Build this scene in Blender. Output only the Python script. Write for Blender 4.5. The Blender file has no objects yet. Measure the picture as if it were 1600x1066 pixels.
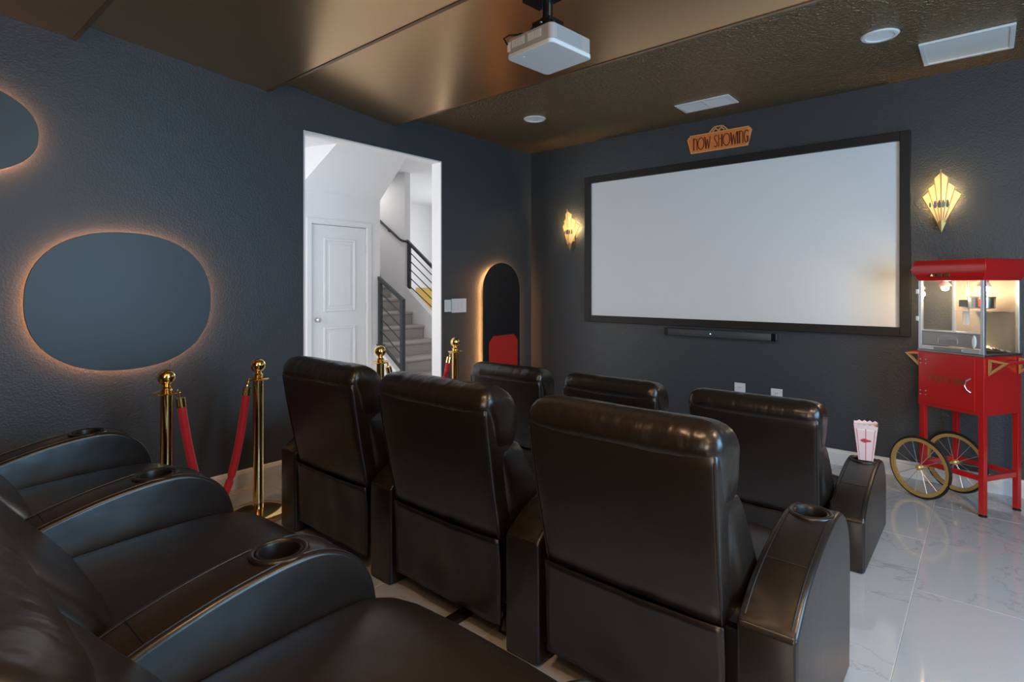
import bpy, bmesh, math, random
from mathutils import Vector, Matrix, noise

random.seed(7)
S = bpy.context.scene
C = S.collection
PI = math.pi

# ------------------------------------------------------------------ camera
YAW = math.atan2(0.647, 0.762)
cam_d = bpy.data.cameras.new('camera')
cam_d.sensor_width = 36.0
cam_d.lens = 877.0 / 1600.0 * 36.0
cam_d.shift_y = -(533.0 - 447.0) / 1600.0
cam_d.clip_start = 0.02
cam = bpy.data.objects.new('camera', cam_d)
C.objects.link(cam)
cam.location = (0, 0, 1.32)
cam.rotation_euler = (PI / 2, 0, YAW)
S.camera = cam

# ------------------------------------------------------------------ world and exposure
W = bpy.data.worlds.new('sky')
S.world = W
W.use_nodes = True
W.node_tree.nodes['Background'].inputs[0].default_value = (0.62, 0.78, 1.0, 1)
W.node_tree.nodes['Background'].inputs[1].default_value = 1.0
S.view_settings.view_transform = 'Standard'
S.view_settings.look = 'None'
S.view_settings.gamma = 1.0
S.view_settings.use_curve_mapping = False
S.view_settings.exposure = 0.0

# ------------------------------------------------------------------ room dimensions
XL, XR, YB, YF, ZC = -3.74, 1.75, -2.3, 4.723, 2.74
DOOR0, DOOR1, DOORZ = 2.097, 3.429, 2.438
XLH = XL - 0.115


def area(name, loc, rot, sx, sy, power, col):
    d = bpy.data.lights.new(name, 'AREA')
    d.shape = 'RECTANGLE'
    d.size, d.size_y, d.energy, d.color = sx, sy, power, col
    o = bpy.data.objects.new(name, d)
    C.objects.link(o)
    o.location, o.rotation_euler = loc, rot
    return o


# daylight through the right window; unseen rear, hall and stair windows added as fill
area('rear_window_fill', (0.8, YB + 0.06, 1.55), (-PI / 2, 0, PI), 1.3, 1.3, 62, (1.0, 0.82, 0.66))  # unseen fill, shifted right and warmed to tint the screen wall
area('right_window_daylight', (XR - 0.06, 1.9, 1.5), (PI / 2, 0, PI / 2), 1.9, 1.3, 92, (0.36, 0.69, 1.0))
area('hall_window_fill', (-4.87, 0.56, 1.5), (-PI / 2, 0, PI), 1.6, 1.9, 50, (1.0, 0.985, 0.97))  # unseen fill added to brighten the hall
area('stair_window_fill', (-6.9, 8.34, 1.9), (PI / 2, 0, PI), 2.0, 1.6, 52, (1.0, 0.985, 0.97))  # unseen fill added to brighten the space beyond the stair

area('stair_ceiling_fill', (-7.3, 4.85, 2.97), (0, 0, 0), 0.36, 0.36, 6, (1.0, 0.97, 0.94))  # unseen lamp added to lift the dark stair walls


# ------------------------------------------------------------------ materials
def mat(name, col, rough=0.5, metal=0.0, spec=0.5, coat=0.0, coat_r=0.1, emis=None, es=0.0):
    m = bpy.data.materials.new(name)
    m.use_nodes = True
    b = m.node_tree.nodes['Principled BSDF']
    b.inputs['Base Color'].default_value = (*col, 1)
    b.inputs['Roughness'].default_value = rough
    b.inputs['Metallic'].default_value = metal
    b.inputs['Specular IOR Level'].default_value = spec
    b.inputs['Coat Weight'].default_value = coat
    b.inputs['Coat Roughness'].default_value = coat_r
    if emis:
        b.inputs['Emission Color'].default_value = (*emis, 1)
        b.inputs['Emission Strength'].default_value = es
    return m


def nd(m, t, **kw):
    n = m.node_tree.nodes.new(t)
    for k, v in kw.items():
        if k in n.inputs:
            n.inputs[k].default_value = v
        else:
            setattr(n, k, v)
    return n


def lk(m, a, b):
    m.node_tree.links.new(a, b)


def bump(m, scale, strength, dist=0.002, detail=3.0, stretch=None, extra=None):
    tc = nd(m, 'ShaderNodeTexCoord')
    src = tc.outputs['Object']
    if stretch:
        mp = nd(m, 'ShaderNodeMapping')
        mp.inputs['Scale'].default_value = stretch
        lk(m, src, mp.inputs['Vector'])
        src = mp.outputs['Vector']
    n = nd(m, 'ShaderNodeTexNoise', Scale=scale, Detail=detail)
    lk(m, src, n.inputs['Vector'])
    bp = nd(m, 'ShaderNodeBump', Strength=strength, Distance=dist)
    lk(m, n.outputs['Fac'], bp.inputs['Height'])
    last = bp
    if extra:
        n2 = nd(m, 'ShaderNodeTexNoise', Scale=extra[0], Detail=2.0)
        lk(m, tc.outputs['Object'], n2.inputs['Vector'])
        b2 = nd(m, 'ShaderNodeBump', Strength=extra[1], Distance=extra[2])
        lk(m, n2.outputs['Fac'], b2.inputs['Height'])
        lk(m, bp.outputs['Normal'], b2.inputs['Normal'])
        last = b2
    lk(m, last.outputs['Normal'], m.node_tree.nodes['Principled BSDF'].inputs['Normal'])
    return m


M = {}
M['wall'] = bump(mat('dark_wall_paint', (0.050, 0.055, 0.061), 0.45), 95, 0.6, 0.004)
M['panelpaint'] = mat('panel_paint', (0.045, 0.054, 0.064), 0.42)
M['white_wall'] = bump(mat('white_wall_paint', (0.80, 0.80, 0.81), 0.6), 120, 0.15, 0.001)
M['trim'] = mat('white_trim', (0.78, 0.78, 0.78), 0.35)
M['bronze'] = bump(mat('bronze_ceiling_panel', (0.72, 0.465, 0.25), 0.29, 1.0), 300, 0.06, 0.001, 2, (1, 0.1, 1))
M['knock'] = bump(mat('textured_bronze_ceiling', (0.29, 0.205, 0.115), 0.33, 0.8), 55, 1.0, 0.035, 3)
M['bronze_edge'] = mat('bronze_edge', (0.30, 0.19, 0.11), 0.35, 0.8)
M['grout'] = mat('tile_grout', (0.66, 0.66, 0.66), 0.6)
M['leather'] = bump(mat('dark_leather', (0.0150, 0.0098, 0.0070), 0.33, 0, 0.62), 260, 0.12, 0.0008, 2, None, (9, 0.22, 0.012))
M['leather_pillow'] = bump(mat('creased_dark_leather', (0.0150, 0.0098, 0.0070), 0.30, 0, 0.62), 12, 0.42, 0.016, 2, (1.6, 1.0, 0.9), (260, 0.1, 0.0008))
M['seam'] = mat('leather_piping', (0.012, 0.009, 0.008), 0.4)
M['black_plastic'] = mat('black_plastic', (0.008, 0.008, 0.009), 0.25)
M['cup_plastic'] = mat('satin_black_cup', (0.012, 0.010, 0.009), 0.38)
M['black_frame'] = mat('black_frame_velvet', (0.010, 0.008, 0.007), 0.55)
M['screen'] = mat('matte_white_screen', (0.86, 0.86, 0.87), 0.75)
M['gold'] = mat('polished_brass', (0.86, 0.58, 0.22), 0.12, 1.0)
M['satin_gold'] = mat('gold_paint', (0.74, 0.46, 0.15), 0.3, 0.5)
M['velvet'] = mat('red_velvet', (0.56, 0.008, 0.02), 0.7)
M['velvet'].node_tree.nodes['Principled BSDF'].inputs['Sheen Weight'].default_value = 0.25
M['red'] = mat('red_enamel', (0.52, 0.012, 0.012), 0.28, 0, 0.5, 0.4, 0.08)
M['steel'] = mat('stainless_steel', (0.62, 0.61, 0.60), 0.28, 1.0)
M['dark_steel'] = mat('brushed_steel', (0.40, 0.38, 0.36), 0.35, 1.0)
M['warm_steel'] = mat('dull_steel_sheet', (0.42, 0.37, 0.30), 0.45, 0.35)
M['alu'] = mat('satin_aluminium', (0.72, 0.74, 0.77), 0.35, 0.9)
M['white_plastic'] = mat('white_plastic', (0.80, 0.80, 0.80), 0.35)
M['grey_plastic'] = mat('grey_plastic', (0.36, 0.36, 0.37), 0.4)
M['rail'] = mat('dark_grey_rail', (0.030, 0.034, 0.038), 0.4)
M['carpet'] = bump(mat('grey_carpet', (0.46, 0.43, 0.41), 0.95), 220, 0.8, 0.006)
M['yellow'] = mat('yellow_canvas', (0.85, 0.56, 0.14), 0.7)
M['led'] = mat('warm_led_strip', (1, 0.6, 0.35), 0.5, emis=(1.0, 0.42, 0.19), es=70)
M['pane'] = mat('sconce_pane_glow', (0.9, 0.75, 0.45), 0.4, emis=(1.0, 0.76, 0.40), es=0.36)
pb_ = M['pane'].node_tree.nodes['Principled BSDF']
ptl = nd(M['pane'], 'ShaderNodeBsdfTranslucent')
ptl.inputs[0].default_value = (1.0, 0.88, 0.58, 1)
pad = nd(M['pane'], 'ShaderNodeMixShader')
pad.inputs[0].default_value = 0.4
lk(M['pane'], pb_.outputs[0], pad.inputs[1])
lk(M['pane'], ptl.outputs[0], pad.inputs[2])
lk(M['pane'], pad.outputs[0], M['pane'].node_tree.nodes['Material Output'].inputs[0])
M['bulb'] = mat('warm_bulb', (1, 0.9, 0.7), 0.4, emis=(1.0, 0.80, 0.50), es=14)
M['brown_wood'] = mat('dark_brown_board', (0.022, 0.010, 0.007), 0.35)
M['orange'] = mat('copper_orange_sign', (0.78, 0.23, 0.055), 0.45)
M['pale_orange'] = mat('copper_sign_edge', (0.85, 0.38, 0.13), 0.45)
M['rust'] = mat('dark_rust_lettering', (0.16, 0.035, 0.012), 0.5)
M['black_panel'] = mat('black_panel_face', (0.016, 0.013, 0.012), 0.45)
M['red_panel'] = mat('red_panel_face', (0.62, 0.03, 0.02), 0.4)
M['popcorn'] = bump(mat('white_popcorn', (0.85, 0.80, 0.66), 0.8), 60, 0.6, 0.006)
M['rubber'] = mat('black_rubber', (0.012, 0.011, 0.010), 0.6)
M['olive'] = mat('faded_gold_print', (0.20, 0.085, 0.012), 0.5)
M['pink'] = mat('pink_card', (0.82, 0.62, 0.62), 0.6)
M['cream'] = mat('cream_card', (0.86, 0.78, 0.68), 0.6)
M['redprint'] = mat('red_print', (0.50, 0.05, 0.07), 0.6)
M['decal_a'] = mat('slate_decal', (0.20, 0.23, 0.26), 0.5)
M['decal_b'] = mat('green_decal', (0.25, 0.36, 0.25), 0.5)
M['decal_c'] = mat('violet_decal', (0.27, 0.24, 0.36), 0.5)
M['diffuser'] = mat('white_diffuser', (0.86, 0.86, 0.84), 0.4)
M['blind'] = mat('cream_blind', (0.85, 0.72, 0.55), 0.8)
M['orange_lit'] = mat('lit_orange_switch', (0.8, 0.3, 0.1), 0.4, emis=(1.0, 0.45, 0.15), es=1.2)
M['blue_led'] = mat('blue_led', (0.2, 0.4, 1), 0.4, emis=(0.2, 0.45, 1.0), es=4)

# marble tile: veins vary with each tile's own place
mm = mat('marble_tile', (0.6, 0.6, 0.6), 0.05, 0, 0.85)
M['marble'] = mm
geo = nd(mm, 'ShaderNodeNewGeometry')
oi = nd(mm, 'ShaderNodeObjectInfo')
sc = nd(mm, 'ShaderNodeVectorMath', operation='SCALE')
sc.inputs['Scale'].default_value = 37.0
cmb = nd(mm, 'ShaderNodeCombineXYZ')
lk(mm, oi.outputs['Random'], cmb.inputs[0])
lk(mm, oi.outputs['Random'], cmb.inputs[1])
lk(mm, cmb.outputs[0], sc.inputs[0])
ad = nd(mm, 'ShaderNodeVectorMath', operation='ADD')
lk(mm, geo.outputs['Position'], ad.inputs[0])
lk(mm, sc.outputs[0], ad.inputs[1])
n1 = nd(mm, 'ShaderNodeTexNoise', Scale=1.5, Detail=6.0, Roughness=0.62, Distortion=1.1)
lk(mm, ad.outputs[0], n1.inputs['Vector'])
sub = nd(mm, 'ShaderNodeMath', operation='SUBTRACT')
sub.inputs[1].default_value = 0.5
lk(mm, n1.outputs['Fac'], sub.inputs[0])
ab = nd(mm, 'ShaderNodeMath', operation='ABSOLUTE')
lk(mm, sub.outputs[0], ab.inputs[0])
r1 = nd(mm, 'ShaderNodeValToRGB')
r1.color_ramp.elements[0].position = 0.0
r1.color_ramp.elements[0].color = (0.38, 0.375, 0.37, 1)
r1.color_ramp.elements[1].position = 0.012
r1.color_ramp.elements[1].color = (0.50, 0.50, 0.505, 1)
lk(mm, ab.outputs[0], r1.inputs['Fac'])
n2 = nd(mm, 'ShaderNodeTexNoise', Scale=0.9, Detail=3.0)
lk(mm, ad.outputs[0], n2.inputs['Vector'])
r2 = nd(mm, 'ShaderNodeValToRGB')
r2.color_ramp.elements[0].position = 0.40
r2.color_ramp.elements[0].color = (0.74, 0.735, 0.73, 1)
r2.color_ramp.elements[1].position = 0.60
r2.color_ramp.elements[1].color = (1, 1, 1, 1)
lk(mm, n2.outputs['Fac'], r2.inputs['Fac'])
mx = nd(mm, 'ShaderNodeMix', data_type='RGBA', blend_type='MIX')
lk(mm, r2.outputs['Color'], mx.inputs[0])
mx.inputs[6].default_value = (0.49, 0.49, 0.495, 1)
lk(mm, r1.outputs['Color'], mx.inputs[7])
lk(mm, mx.outputs[2], mm.node_tree.nodes['Principled BSDF'].inputs['Base Color'])

# thin clear glass
mg = bpy.data.materials.new('clear_glass')
mg.use_nodes = True
mg.node_tree.nodes.clear()
go = nd(mg, 'ShaderNodeOutputMaterial')
gt = nd(mg, 'ShaderNodeBsdfTransparent')
gt.inputs[0].default_value = (0.95, 0.96, 0.95, 1)
gg = nd(mg, 'ShaderNodeBsdfGlossy', Roughness=0.03)
lw_ = nd(mg, 'ShaderNodeLayerWeight', Blend=0.5)
pw_ = nd(mg, 'ShaderNodeMath', operation='POWER')
pw_.inputs[1].default_value = 4.0
lk(mg, lw_.outputs['Facing'], pw_.inputs[0])
gf = nd(mg, 'ShaderNodeMath', operation='MULTIPLY_ADD')
gf.inputs[1].default_value = 0.7
gf.inputs[2].default_value = 0.03
lk(mg, pw_.outputs[0], gf.inputs[0])
gm = nd(mg, 'ShaderNodeMixShader')
lk(mg, gf.outputs[0], gm.inputs[0])
lk(mg, gt.outputs[0], gm.inputs[1])
lk(mg, gg.outputs[0], gm.inputs[2])
lk(mg, gm.outputs[0], go.inputs[0])
M['glass'] = mg


# ------------------------------------------------------------------ mesh helpers
def box(bm, lo, hi, mtx=None):
    v = [bm.verts.new((x, y, z)) for x in (lo[0], hi[0]) for y in (lo[1], hi[1]) for z in (lo[2], hi[2])]
    for f in ((0, 1, 3, 2), (4, 6, 7, 5), (0, 4, 5, 1), (2, 3, 7, 6), (0, 2, 6, 4), (1, 5, 7, 3)):
        bm.faces.new([v[i] for i in f])
    if mtx:
        for q in v:
            q.co = mtx @ q.co
    return v


def prism(bm, pts, a, b, axis='y', mtx=None):
    """closed polygon extruded along an axis; pts are the two other coordinates in x,y,z order"""
    def P(p, t):
        return {'x': (t, p[0], p[1]), 'y': (p[0], t, p[1]), 'z': (p[0], p[1], t)}[axis]
    v0 = [bm.verts.new(P(p, a)) for p in pts]
    v1 = [bm.verts.new(P(p, b)) for p in pts]
    n = len(pts)
    bm.faces.new(v0)
    bm.faces.new(v1[::-1])
    for i in range(n):
        bm.faces.new((v0[i], v1[i], v1[(i + 1) % n], v0[(i + 1) % n]))
    if mtx:
        for q in v0 + v1:
            q.co = mtx @ q.co
    return v0 + v1


def lathe(bm, prof, n=28, mtx=None, cap=True):
    rings = []
    for r, z in prof:
        if r < 1e-5:
            rings.append([bm.verts.new((0, 0, z))])
        else:
            rings.append([bm.verts.new((r * math.cos(2 * PI * i / n), r * math.sin(2 * PI * i / n), z)) for i in range(n)])
    for a, b in zip(rings, rings[1:]):
        if len(a) == 1 and len(b) == 1:
            continue
        for i in range(n):
            j = (i + 1) % n
            if len(a) == 1:
                bm.faces.new((a[0], b[j], b[i]))
            elif len(b) == 1:
                bm.faces.new((a[i], a[j], b[0]))
            else:
                bm.faces.new((a[i], a[j], b[j], b[i]))
    if cap:
        for g in (rings[0], rings[-1]):
            if len(g) > 1:
                bm.faces.new(g)
    if mtx:
        for g in rings:
            for q in g:
                q.co = mtx @ q.co


def tube(bm, pts, r, n=8, closed=False, sq=False):
    pts = [Vector(p) for p in pts]
    m = len(pts)
    rings = []
    up = Vector((0, 0, 1))
    for i, p in enumerate(pts):
        if closed:
            t = (pts[(i + 1) % m] - pts[i - 1]).normalized()
        else:
            t = (pts[min(i + 1, m - 1)] - pts[max(i - 1, 0)]).normalized()
        ref = up if abs(t.dot(up)) < 0.95 else Vector((1, 0, 0))
        a = t.cross(ref).normalized()
        b = a.cross(t).normalized()
        if sq:
            rings.append([bm.verts.new(p + a * r * x + b * r * y) for x, y in ((1, 1), (-1, 1), (-1, -1), (1, -1))])
        else:
            rings.append([bm.verts.new(p + (a * math.cos(2 * PI * k / n) + b * math.sin(2 * PI * k / n)) * r) for k in range(n)])
    k = len(rings[0])
    for i in range(m if closed else m - 1):
        A, B = rings[i], rings[(i + 1) % m]
        for j in range(k):
            bm.faces.new((A[j], A[(j + 1) % k], B[(j + 1) % k], B[j]))
    if not closed:
        bm.faces.new(rings[0][::-1])
        bm.faces.new(rings[-1])


def loft(bm, secs, n=40, ex=4.0, wob=0.0, seed=0):
    """secs: (z, y_rear, y_front, half_width[, exponent]); rounded-rectangle sections stacked in z"""
    rings = []
    for s in secs:
        z, yr, yf, w = s[:4]
        e = s[4] if len(s) > 4 else ex
        cy, h = (yr + yf) / 2, (yf - yr) / 2
        ring = []
        for i in range(n):
            t = 2 * PI * i / n
            c, q = math.cos(t), math.sin(t)
            x = w * math.copysign(abs(c) ** (2 / e), c)
            y = cy + h * math.copysign(abs(q) ** (2 / e), q)
            p = Vector((x, y, z))
            if wob:
                d = noise.noise(Vector((x * 11 + seed, y * 6, z * 16))) + 0.6 * noise.noise(Vector((x * 26 + seed, y * 9, z * 10)))
                p += Vector((c * 0.4, q, 0.4)) * wob * d
            ring.append(bm.verts.new(p))
        rings.append(ring)
    for A, B in zip(rings, rings[1:]):
        for j in range(n):
            bm.faces.new((A[j], A[(j + 1) % n], B[(j + 1) % n], B[j]))
    bm.faces.new(rings[0][::-1])
    bm.faces.new(rings[-1])


def arc_pts(cx, cy, rx, ry, a0, a1, n):
    return [(cx + rx * math.cos(a0 + (a1 - a0) * i / n), cy + ry * math.sin(a0 + (a1 - a0) * i / n)) for i in range(n + 1)]


def obj(name, bm, m, parent=None, bevel=0.0, seg=2, smooth=True, angle=40, subsurf=0):
    bmesh.ops.recalc_face_normals(bm, faces=bm.faces)
    me = bpy.data.meshes.new(name)
    bm.to_mesh(me)
    bm.free()
    me.materials.append(M[m] if isinstance(m, str) else m)
    if smooth:
        me.shade_smooth()
        me.set_sharp_from_angle(angle=math.radians(angle))
    o = bpy.data.objects.new(name, me)
    C.objects.link(o)
    if parent:
        o.parent = parent
    if bevel:
        b = o.modifiers.new('bevel', 'BEVEL')
        b.width, b.segments, b.limit_method, b.angle_limit = bevel, seg, 'ANGLE', math.radians(38)
        b.harden_normals = True
    if subsurf:
        s = o.modifiers.new('subsurf', 'SUBSURF')
        s.levels = s.render_levels = subsurf
    return o


def B(name, lo, hi, m, parent=None, bevel=0.0, mtx=None, seg=2):
    bm = bmesh.new()
    box(bm, lo, hi, mtx)
    return obj(name, bm, m, parent, bevel, seg)


def tag(o, label, cat, group=None, kind=None):
    o['label'] = label
    o['category'] = cat
    if group:
        o['group'] = group
    if kind:
        o['kind'] = kind
    return o


def thing(name, label, cat, loc=(0, 0, 0), rz=0.0, group=None):
    o = bpy.data.objects.new(name, None)
    o.empty_display_size = 0.1
    C.objects.link(o)
    o.location = loc
    o.rotation_euler = (0, 0, rz)
    return tag(o, label, cat, group)


def copy_tree(o, parent=None):
    c = o.copy()
    C.objects.link(c)
    c.parent = parent
    for ch in list(o.children):
        copy_tree(ch, c)
    return c


def wallmesh(name, boxes, m, label, cat='wall'):
    bm = bmesh.new()
    for lo, hi in boxes:
        box(bm, lo, hi)
    return tag(obj(name, bm, m, smooth=False), label, cat, None, 'structure')


# ------------------------------------------------------------------ room shell
floor = wallmesh('floor', [((-9.2, YB - 0.12, -0.12), (XR + 0.12, 8.6, -0.002))], 'grout', 'polished white marble tile floor of the cinema room', 'floor')
tw, tl, gap = 0.6, 1.2, 0.0022
tile_mesh = {}


def add_tile(x0, y0, x1, y1):
    key = (round(x1 - x0, 4), round(y1 - y0, 4))
    if key not in tile_mesh:
        bm = bmesh.new()
        w, l = key
        lo = [bm.verts.new(p) for p in ((gap / 2, gap / 2, -0.002), (w - gap / 2, gap / 2, -0.002), (w - gap / 2, l - gap / 2, -0.006), (gap / 2, l - gap / 2, -0.002))]
        c = gap / 2 + 0.0015
        hi = [bm.verts.new(p) for p in ((c, c, 0), (w - c, c, 0), (w - c, l - c, 0), (c, l - c, 0))]
        bm.faces.new(hi)
        for i in range(4):
            bm.faces.new((lo[i], lo[(i + 1) % 4], hi[(i + 1) % 4], hi[i]))
        o = obj('tile', bm, 'marble', floor, smooth=False)
        tile_mesh[key] = o.data
    else:
        o = bpy.data.objects.new('tile', tile_mesh[key])
        C.objects.link(o)
        o.parent = floor
    o.location = (x0, y0, 0)


col = 0
x = -0.25 - 6 * tw
xs = [XL]
while x < XR:
    if x > XL + 0.01:
        xs.append(x)
    x += tw
xs.append(XR)
for i in range(len(xs) - 1):
    y = 3.0 - 5 * tl + (0.6 if i % 2 else 0.0)
    ys = [YB]
    while y < YF:
        if y > YB + 0.01:
            ys.append(y)
        y += tl
    ys.append(YF)
    for j in range(len(ys) - 1):
        add_tile(xs[i], ys[j], xs[i + 1], ys[j + 1])

ZT = 3.6
wallmesh('wall_left', [((XLH + 0.003, YB - 0.12, 0), (XL, DOOR0, ZT)), ((XLH + 0.003, DOOR1, 0), (XL, YF + 0.12, ZT)), ((XLH + 0.003, DOOR0, DOORZ), (XL, DOOR1, ZT))],
         'wall', 'dark blue grey textured wall with the doorway to the stairs')
wallmesh('wall_front', [((XL, YF, 0), (XR + 0.12, YF + 0.12, ZT))], 'wall', 'dark grey textured wall behind the projection screen')
wallmesh('wall_right', [((XR, YB - 0.12, 0), (XR + 0.12, 0.9, ZT)), ((XR, 2.9, 0), (XR + 0.12, YF, ZT)), ((XR, 0.9, 0), (XR + 0.12, 2.9, 0.8)), ((XR, 0.9, 2.2), (XR + 0.12, 2.9, ZT))],
         'wall', 'dark grey wall on the right side with a window')
wallmesh('wall_rear', [((XL, YB - 0.12, 0), (0.1, YB, ZT)), ((1.5, YB - 0.12, 0), (XR, YB, ZT)), ((0.1, YB - 0.12, 0), (1.5, YB, 0.85)), ((0.1, YB - 0.12, 2.25), (1.5, YB, ZT))],
         'wall', 'dark grey wall behind the last row with an added window')


def window(n, axis, a0, a1, z0, z1, p, sgn, label, blind=False):
    """frame and pane set in a wall opening; p = wall face, sgn points into the room"""
    bm = bmesh.new()
    def bx(u0, u1, w0, w1, d0, d1):
        q0, q1 = p - sgn * d0, p - sgn * d1
        lo, hi = min(q0, q1), max(q0, q1)
        if axis == 'x':
            box(bm, (lo, u0, w0), (hi, u1, w1))
        else:
            box(bm, (u0, lo, w0), (u1, hi, w1))
    f = 0.05
    bx(a0, a0 + f, z0, z1, 0.03, 0.11)
    bx(a1 - f, a1, z0, z1, 0.03, 0.11)
    bx(a0 + f, a1 - f, z0, z0 + f, 0.03, 0.11)
    bx(a0 + f, a1 - f, z1 - f, z1, 0.03, 0.11)
    am = (a0 + a1) / 2
    bx(am - 0.02, am + 0.02, z0 + f, z1 - f, 0.04, 0.10)
    o = tag(obj('window_%d' % n, bm, 'trim', bevel=0.004), label, 'window', None, 'structure')
    bm = bmesh.new()
    for u0, u1 in ((a0 + f, am - 0.02), (am + 0.02, a1 - f)):
        bx(u0, u1, z0 + f, z1 - f, 0.075, 0.079)
    obj('pane', bm, 'blind' if blind else 'glass', o, smooth=False)


window(1, 'y', 0.1, 1.5, 0.85, 2.25, YB, 1, 'unseen white framed window added in the rear wall for fill light')  # out of view, placed to carry the rear fill
window(2, 'x', 0.9, 2.9, 0.8, 2.2, XR, -1, 'white framed window in the right wall')

# ceiling: flat textured strip by the screen, sawtooth bronze panels over the seats
ceil = wallmesh('ceiling', [((XL, 2.903, ZC), (XR, YF, ZT))], 'knock', 'textured bronze brown ceiling above the screen', 'ceiling')
yy = [2.903 - 1.058 * k for k in range(6)]
for k in range(5):
    y1, y0 = yy[k], max(yy[k + 1], YB)
    bm = bmesh.new()
    prism(bm, [(y0, 2.737), (y1, 2.642), (y1, 2.75), (y0, 2.85)], XL + 0.002, XR - 0.002, 'x')
    o = obj('ceiling_panel', bm, 'bronze', ceil, smooth=False)
    bm = bmesh.new()
    box(bm, (XL + 0.002, y1 - 0.022, 2.6395), (XR - 0.002, y1 + 0.002, 2.650))
    obj('edge_strip', bm, 'bronze_edge', o, bevel=0.002)
B('ceiling_backing', (XL, YB, 2.86), (XR, 2.903, ZT), 'bronze_edge', ceil)

# baseboards
def baseboard(name, pts, label):
    bm = bmesh.new()
    (x0, y0), (x1, y1), (nx, ny) = pts
    prof = [(0, 0), (0.016, 0), (0.016, 0.088), (0.012, 0.098), (0.009, 0.108), (0, 0.112)]
    v0 = [bm.verts.new((x0 + nx * d, y0 + ny * d, z)) for d, z in prof]
    v1 = [bm.verts.new((x1 + nx * d, y1 + ny * d, z)) for d, z in prof]
    bm.faces.new(v0); bm.faces.new(v1[::-1])
    for i in range(len(prof)):
        j = (i + 1) % len(prof)
        bm.faces.new((v0[i], v1[i], v1[j], v0[j]))
    tag(obj(name, bm, 'trim', smooth=False), label, 'baseboard', None, 'structure')


baseboard('baseboard_left', ((XL, YB), (XL, DOOR0), (1, 0)), 'white baseboard along the dark left wall before the doorway')
baseboard('baseboard_left_corner', ((XL, DOOR1), (XL, YF), (1, 0)), 'white baseboard between the doorway and the screen wall')
baseboard('baseboard_front', ((XL + 0.016, YF), (XR, YF), (0, -1)), 'white baseboard under the projection screen')
baseboard('baseboard_right', ((XR, YB), (XR, YF - 0.016), (-1, 0)), 'white baseboard along the right wall')

# ------------------------------------------------------------------ doorway and stair hall
bm = bmesh.new()
box(bm, (XLH - 0.002, DOOR0, 0), (XL + 0.002, DOOR0 + 0.012, DOORZ))
box(bm, (XLH - 0.002, DOOR1 - 0.012, 0), (XL + 0.002, DOOR1, DOORZ))
box(bm, (XLH - 0.002, DOOR0 + 0.012, DOORZ - 0.012), (XL + 0.002, DOOR1 - 0.012, DOORZ))
tag(obj('trim_1', bm, 'white_wall', bevel=0.002), 'white plaster lining of the open doorway', 'door trim', None, 'structure')
HX, YS0, YS1 = -5.88, 4.34, 5.35
wallmesh('wall_hall_near', [((XLH - 0.012, 0.4, 0), (XLH, DOOR0, 3.4)), ((XLH - 0.012, DOOR1, 0), (XLH, 8.5, 3.4)), ((XLH - 0.012, DOOR0, DOORZ), (XLH, DOOR1, 3.4))], 'white_wall', 'white hall side of the wall around the doorway')
wallmesh('wall_hall_far', [((HX - 0.1, 0.4, 0), (HX, 3.40, 3.4)), ((HX - 0.1, 4.135, 0), (HX, YS0, 3.4)), ((HX - 0.1, 3.40, 2.035), (HX, 4.135, 3.4))], 'white_wall', 'white hall wall holding the closed white door')
wallmesh('wall_stair_left', [((-9.1, YS0 - 0.1, 0), (HX - 0.1, YS0, 3.4))], 'white_wall', 'white wall on the left side of the stair')
wallmesh('wall_stair_back', [((-9.1, YS1, 0), (-6.64, YS1 + 0.1, 3.4))], 'white_wall', 'white wall that carries the upper handrail')
wallmesh('wall_hall_end', [((HX, 0.3, 0), (-5.75, 0.4, 3.4)), ((-4.0, 0.3, 0), (XLH, 0.4, 3.4)), ((-5.75, 0.3, 0), (-4.0, 0.4, 0.5)), ((-5.75, 0.3, 2.5), (-4.0, 0.4, 3.4))], 'white_wall', 'white end wall of the hall with an added window')
wallmesh('wall_stairwell_back', [((-9.1, 8.5, 0), (-8.0, 8.6, 3.4)), ((-5.8, 8.5, 0), (XLH, 8.6, 3.4)), ((-8.0, 8.5, 0), (-5.8, 8.6, 1.0)), ((-8.0, 8.5, 2.8), (-5.8, 8.6, 3.4))], 'white_wall', 'white back wall of the stairwell')
wallmesh('wall_stairwell_side', [((-9.2, YS0, 0), (-9.1, 8.6, 3.4))], 'white_wall', 'white side wall at the far end of the stairwell')
window(3, 'y', -5.75, -4.0, 0.5, 2.5, 0.4, 1, 'unseen white framed window added at the end of the hall for fill light')  # frame and pane added around the hall fill, out of view
window(4, 'y', -8.0, -5.8, 1.0, 2.8, 8.5, -1, 'unseen white framed window added in the stairwell for fill light')  # frame and pane added around the stairwell fill, out of view
wallmesh('ceiling_hall', [((HX, 0.4, 2.86), (XLH - 0.012, YS0, 3.4)), ((-9.1, YS0, 3.02), (XLH - 0.012, 8.5, 3.4))], 'white_wall', 'white ceiling of the hall and stairwell', 'ceiling')
bm = bmesh.new()
pts = [(-5.88, 3.22, 2.40), (-5.88, YS0, 2.40), (-5.37, YS0, 2.862), (-5.37, 3.40, 2.862), (-5.88, 3.22, 2.862), (-5.88, YS0, 2.862)]
v = [bm.verts.new((p[0] + 0.001, p[1], p[2])) for p in pts]
for f in ((0, 1, 2, 3), (0, 3, 4), (1, 5, 2), (0, 4, 5, 1), (2, 5, 4, 3)):
    bm.faces.new([v[i] for i in f])
tag(obj('trim_2', bm, 'white_wall', smooth=False), 'white sloping underside of the upper stair', 'soffit', None, 'structure')

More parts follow.
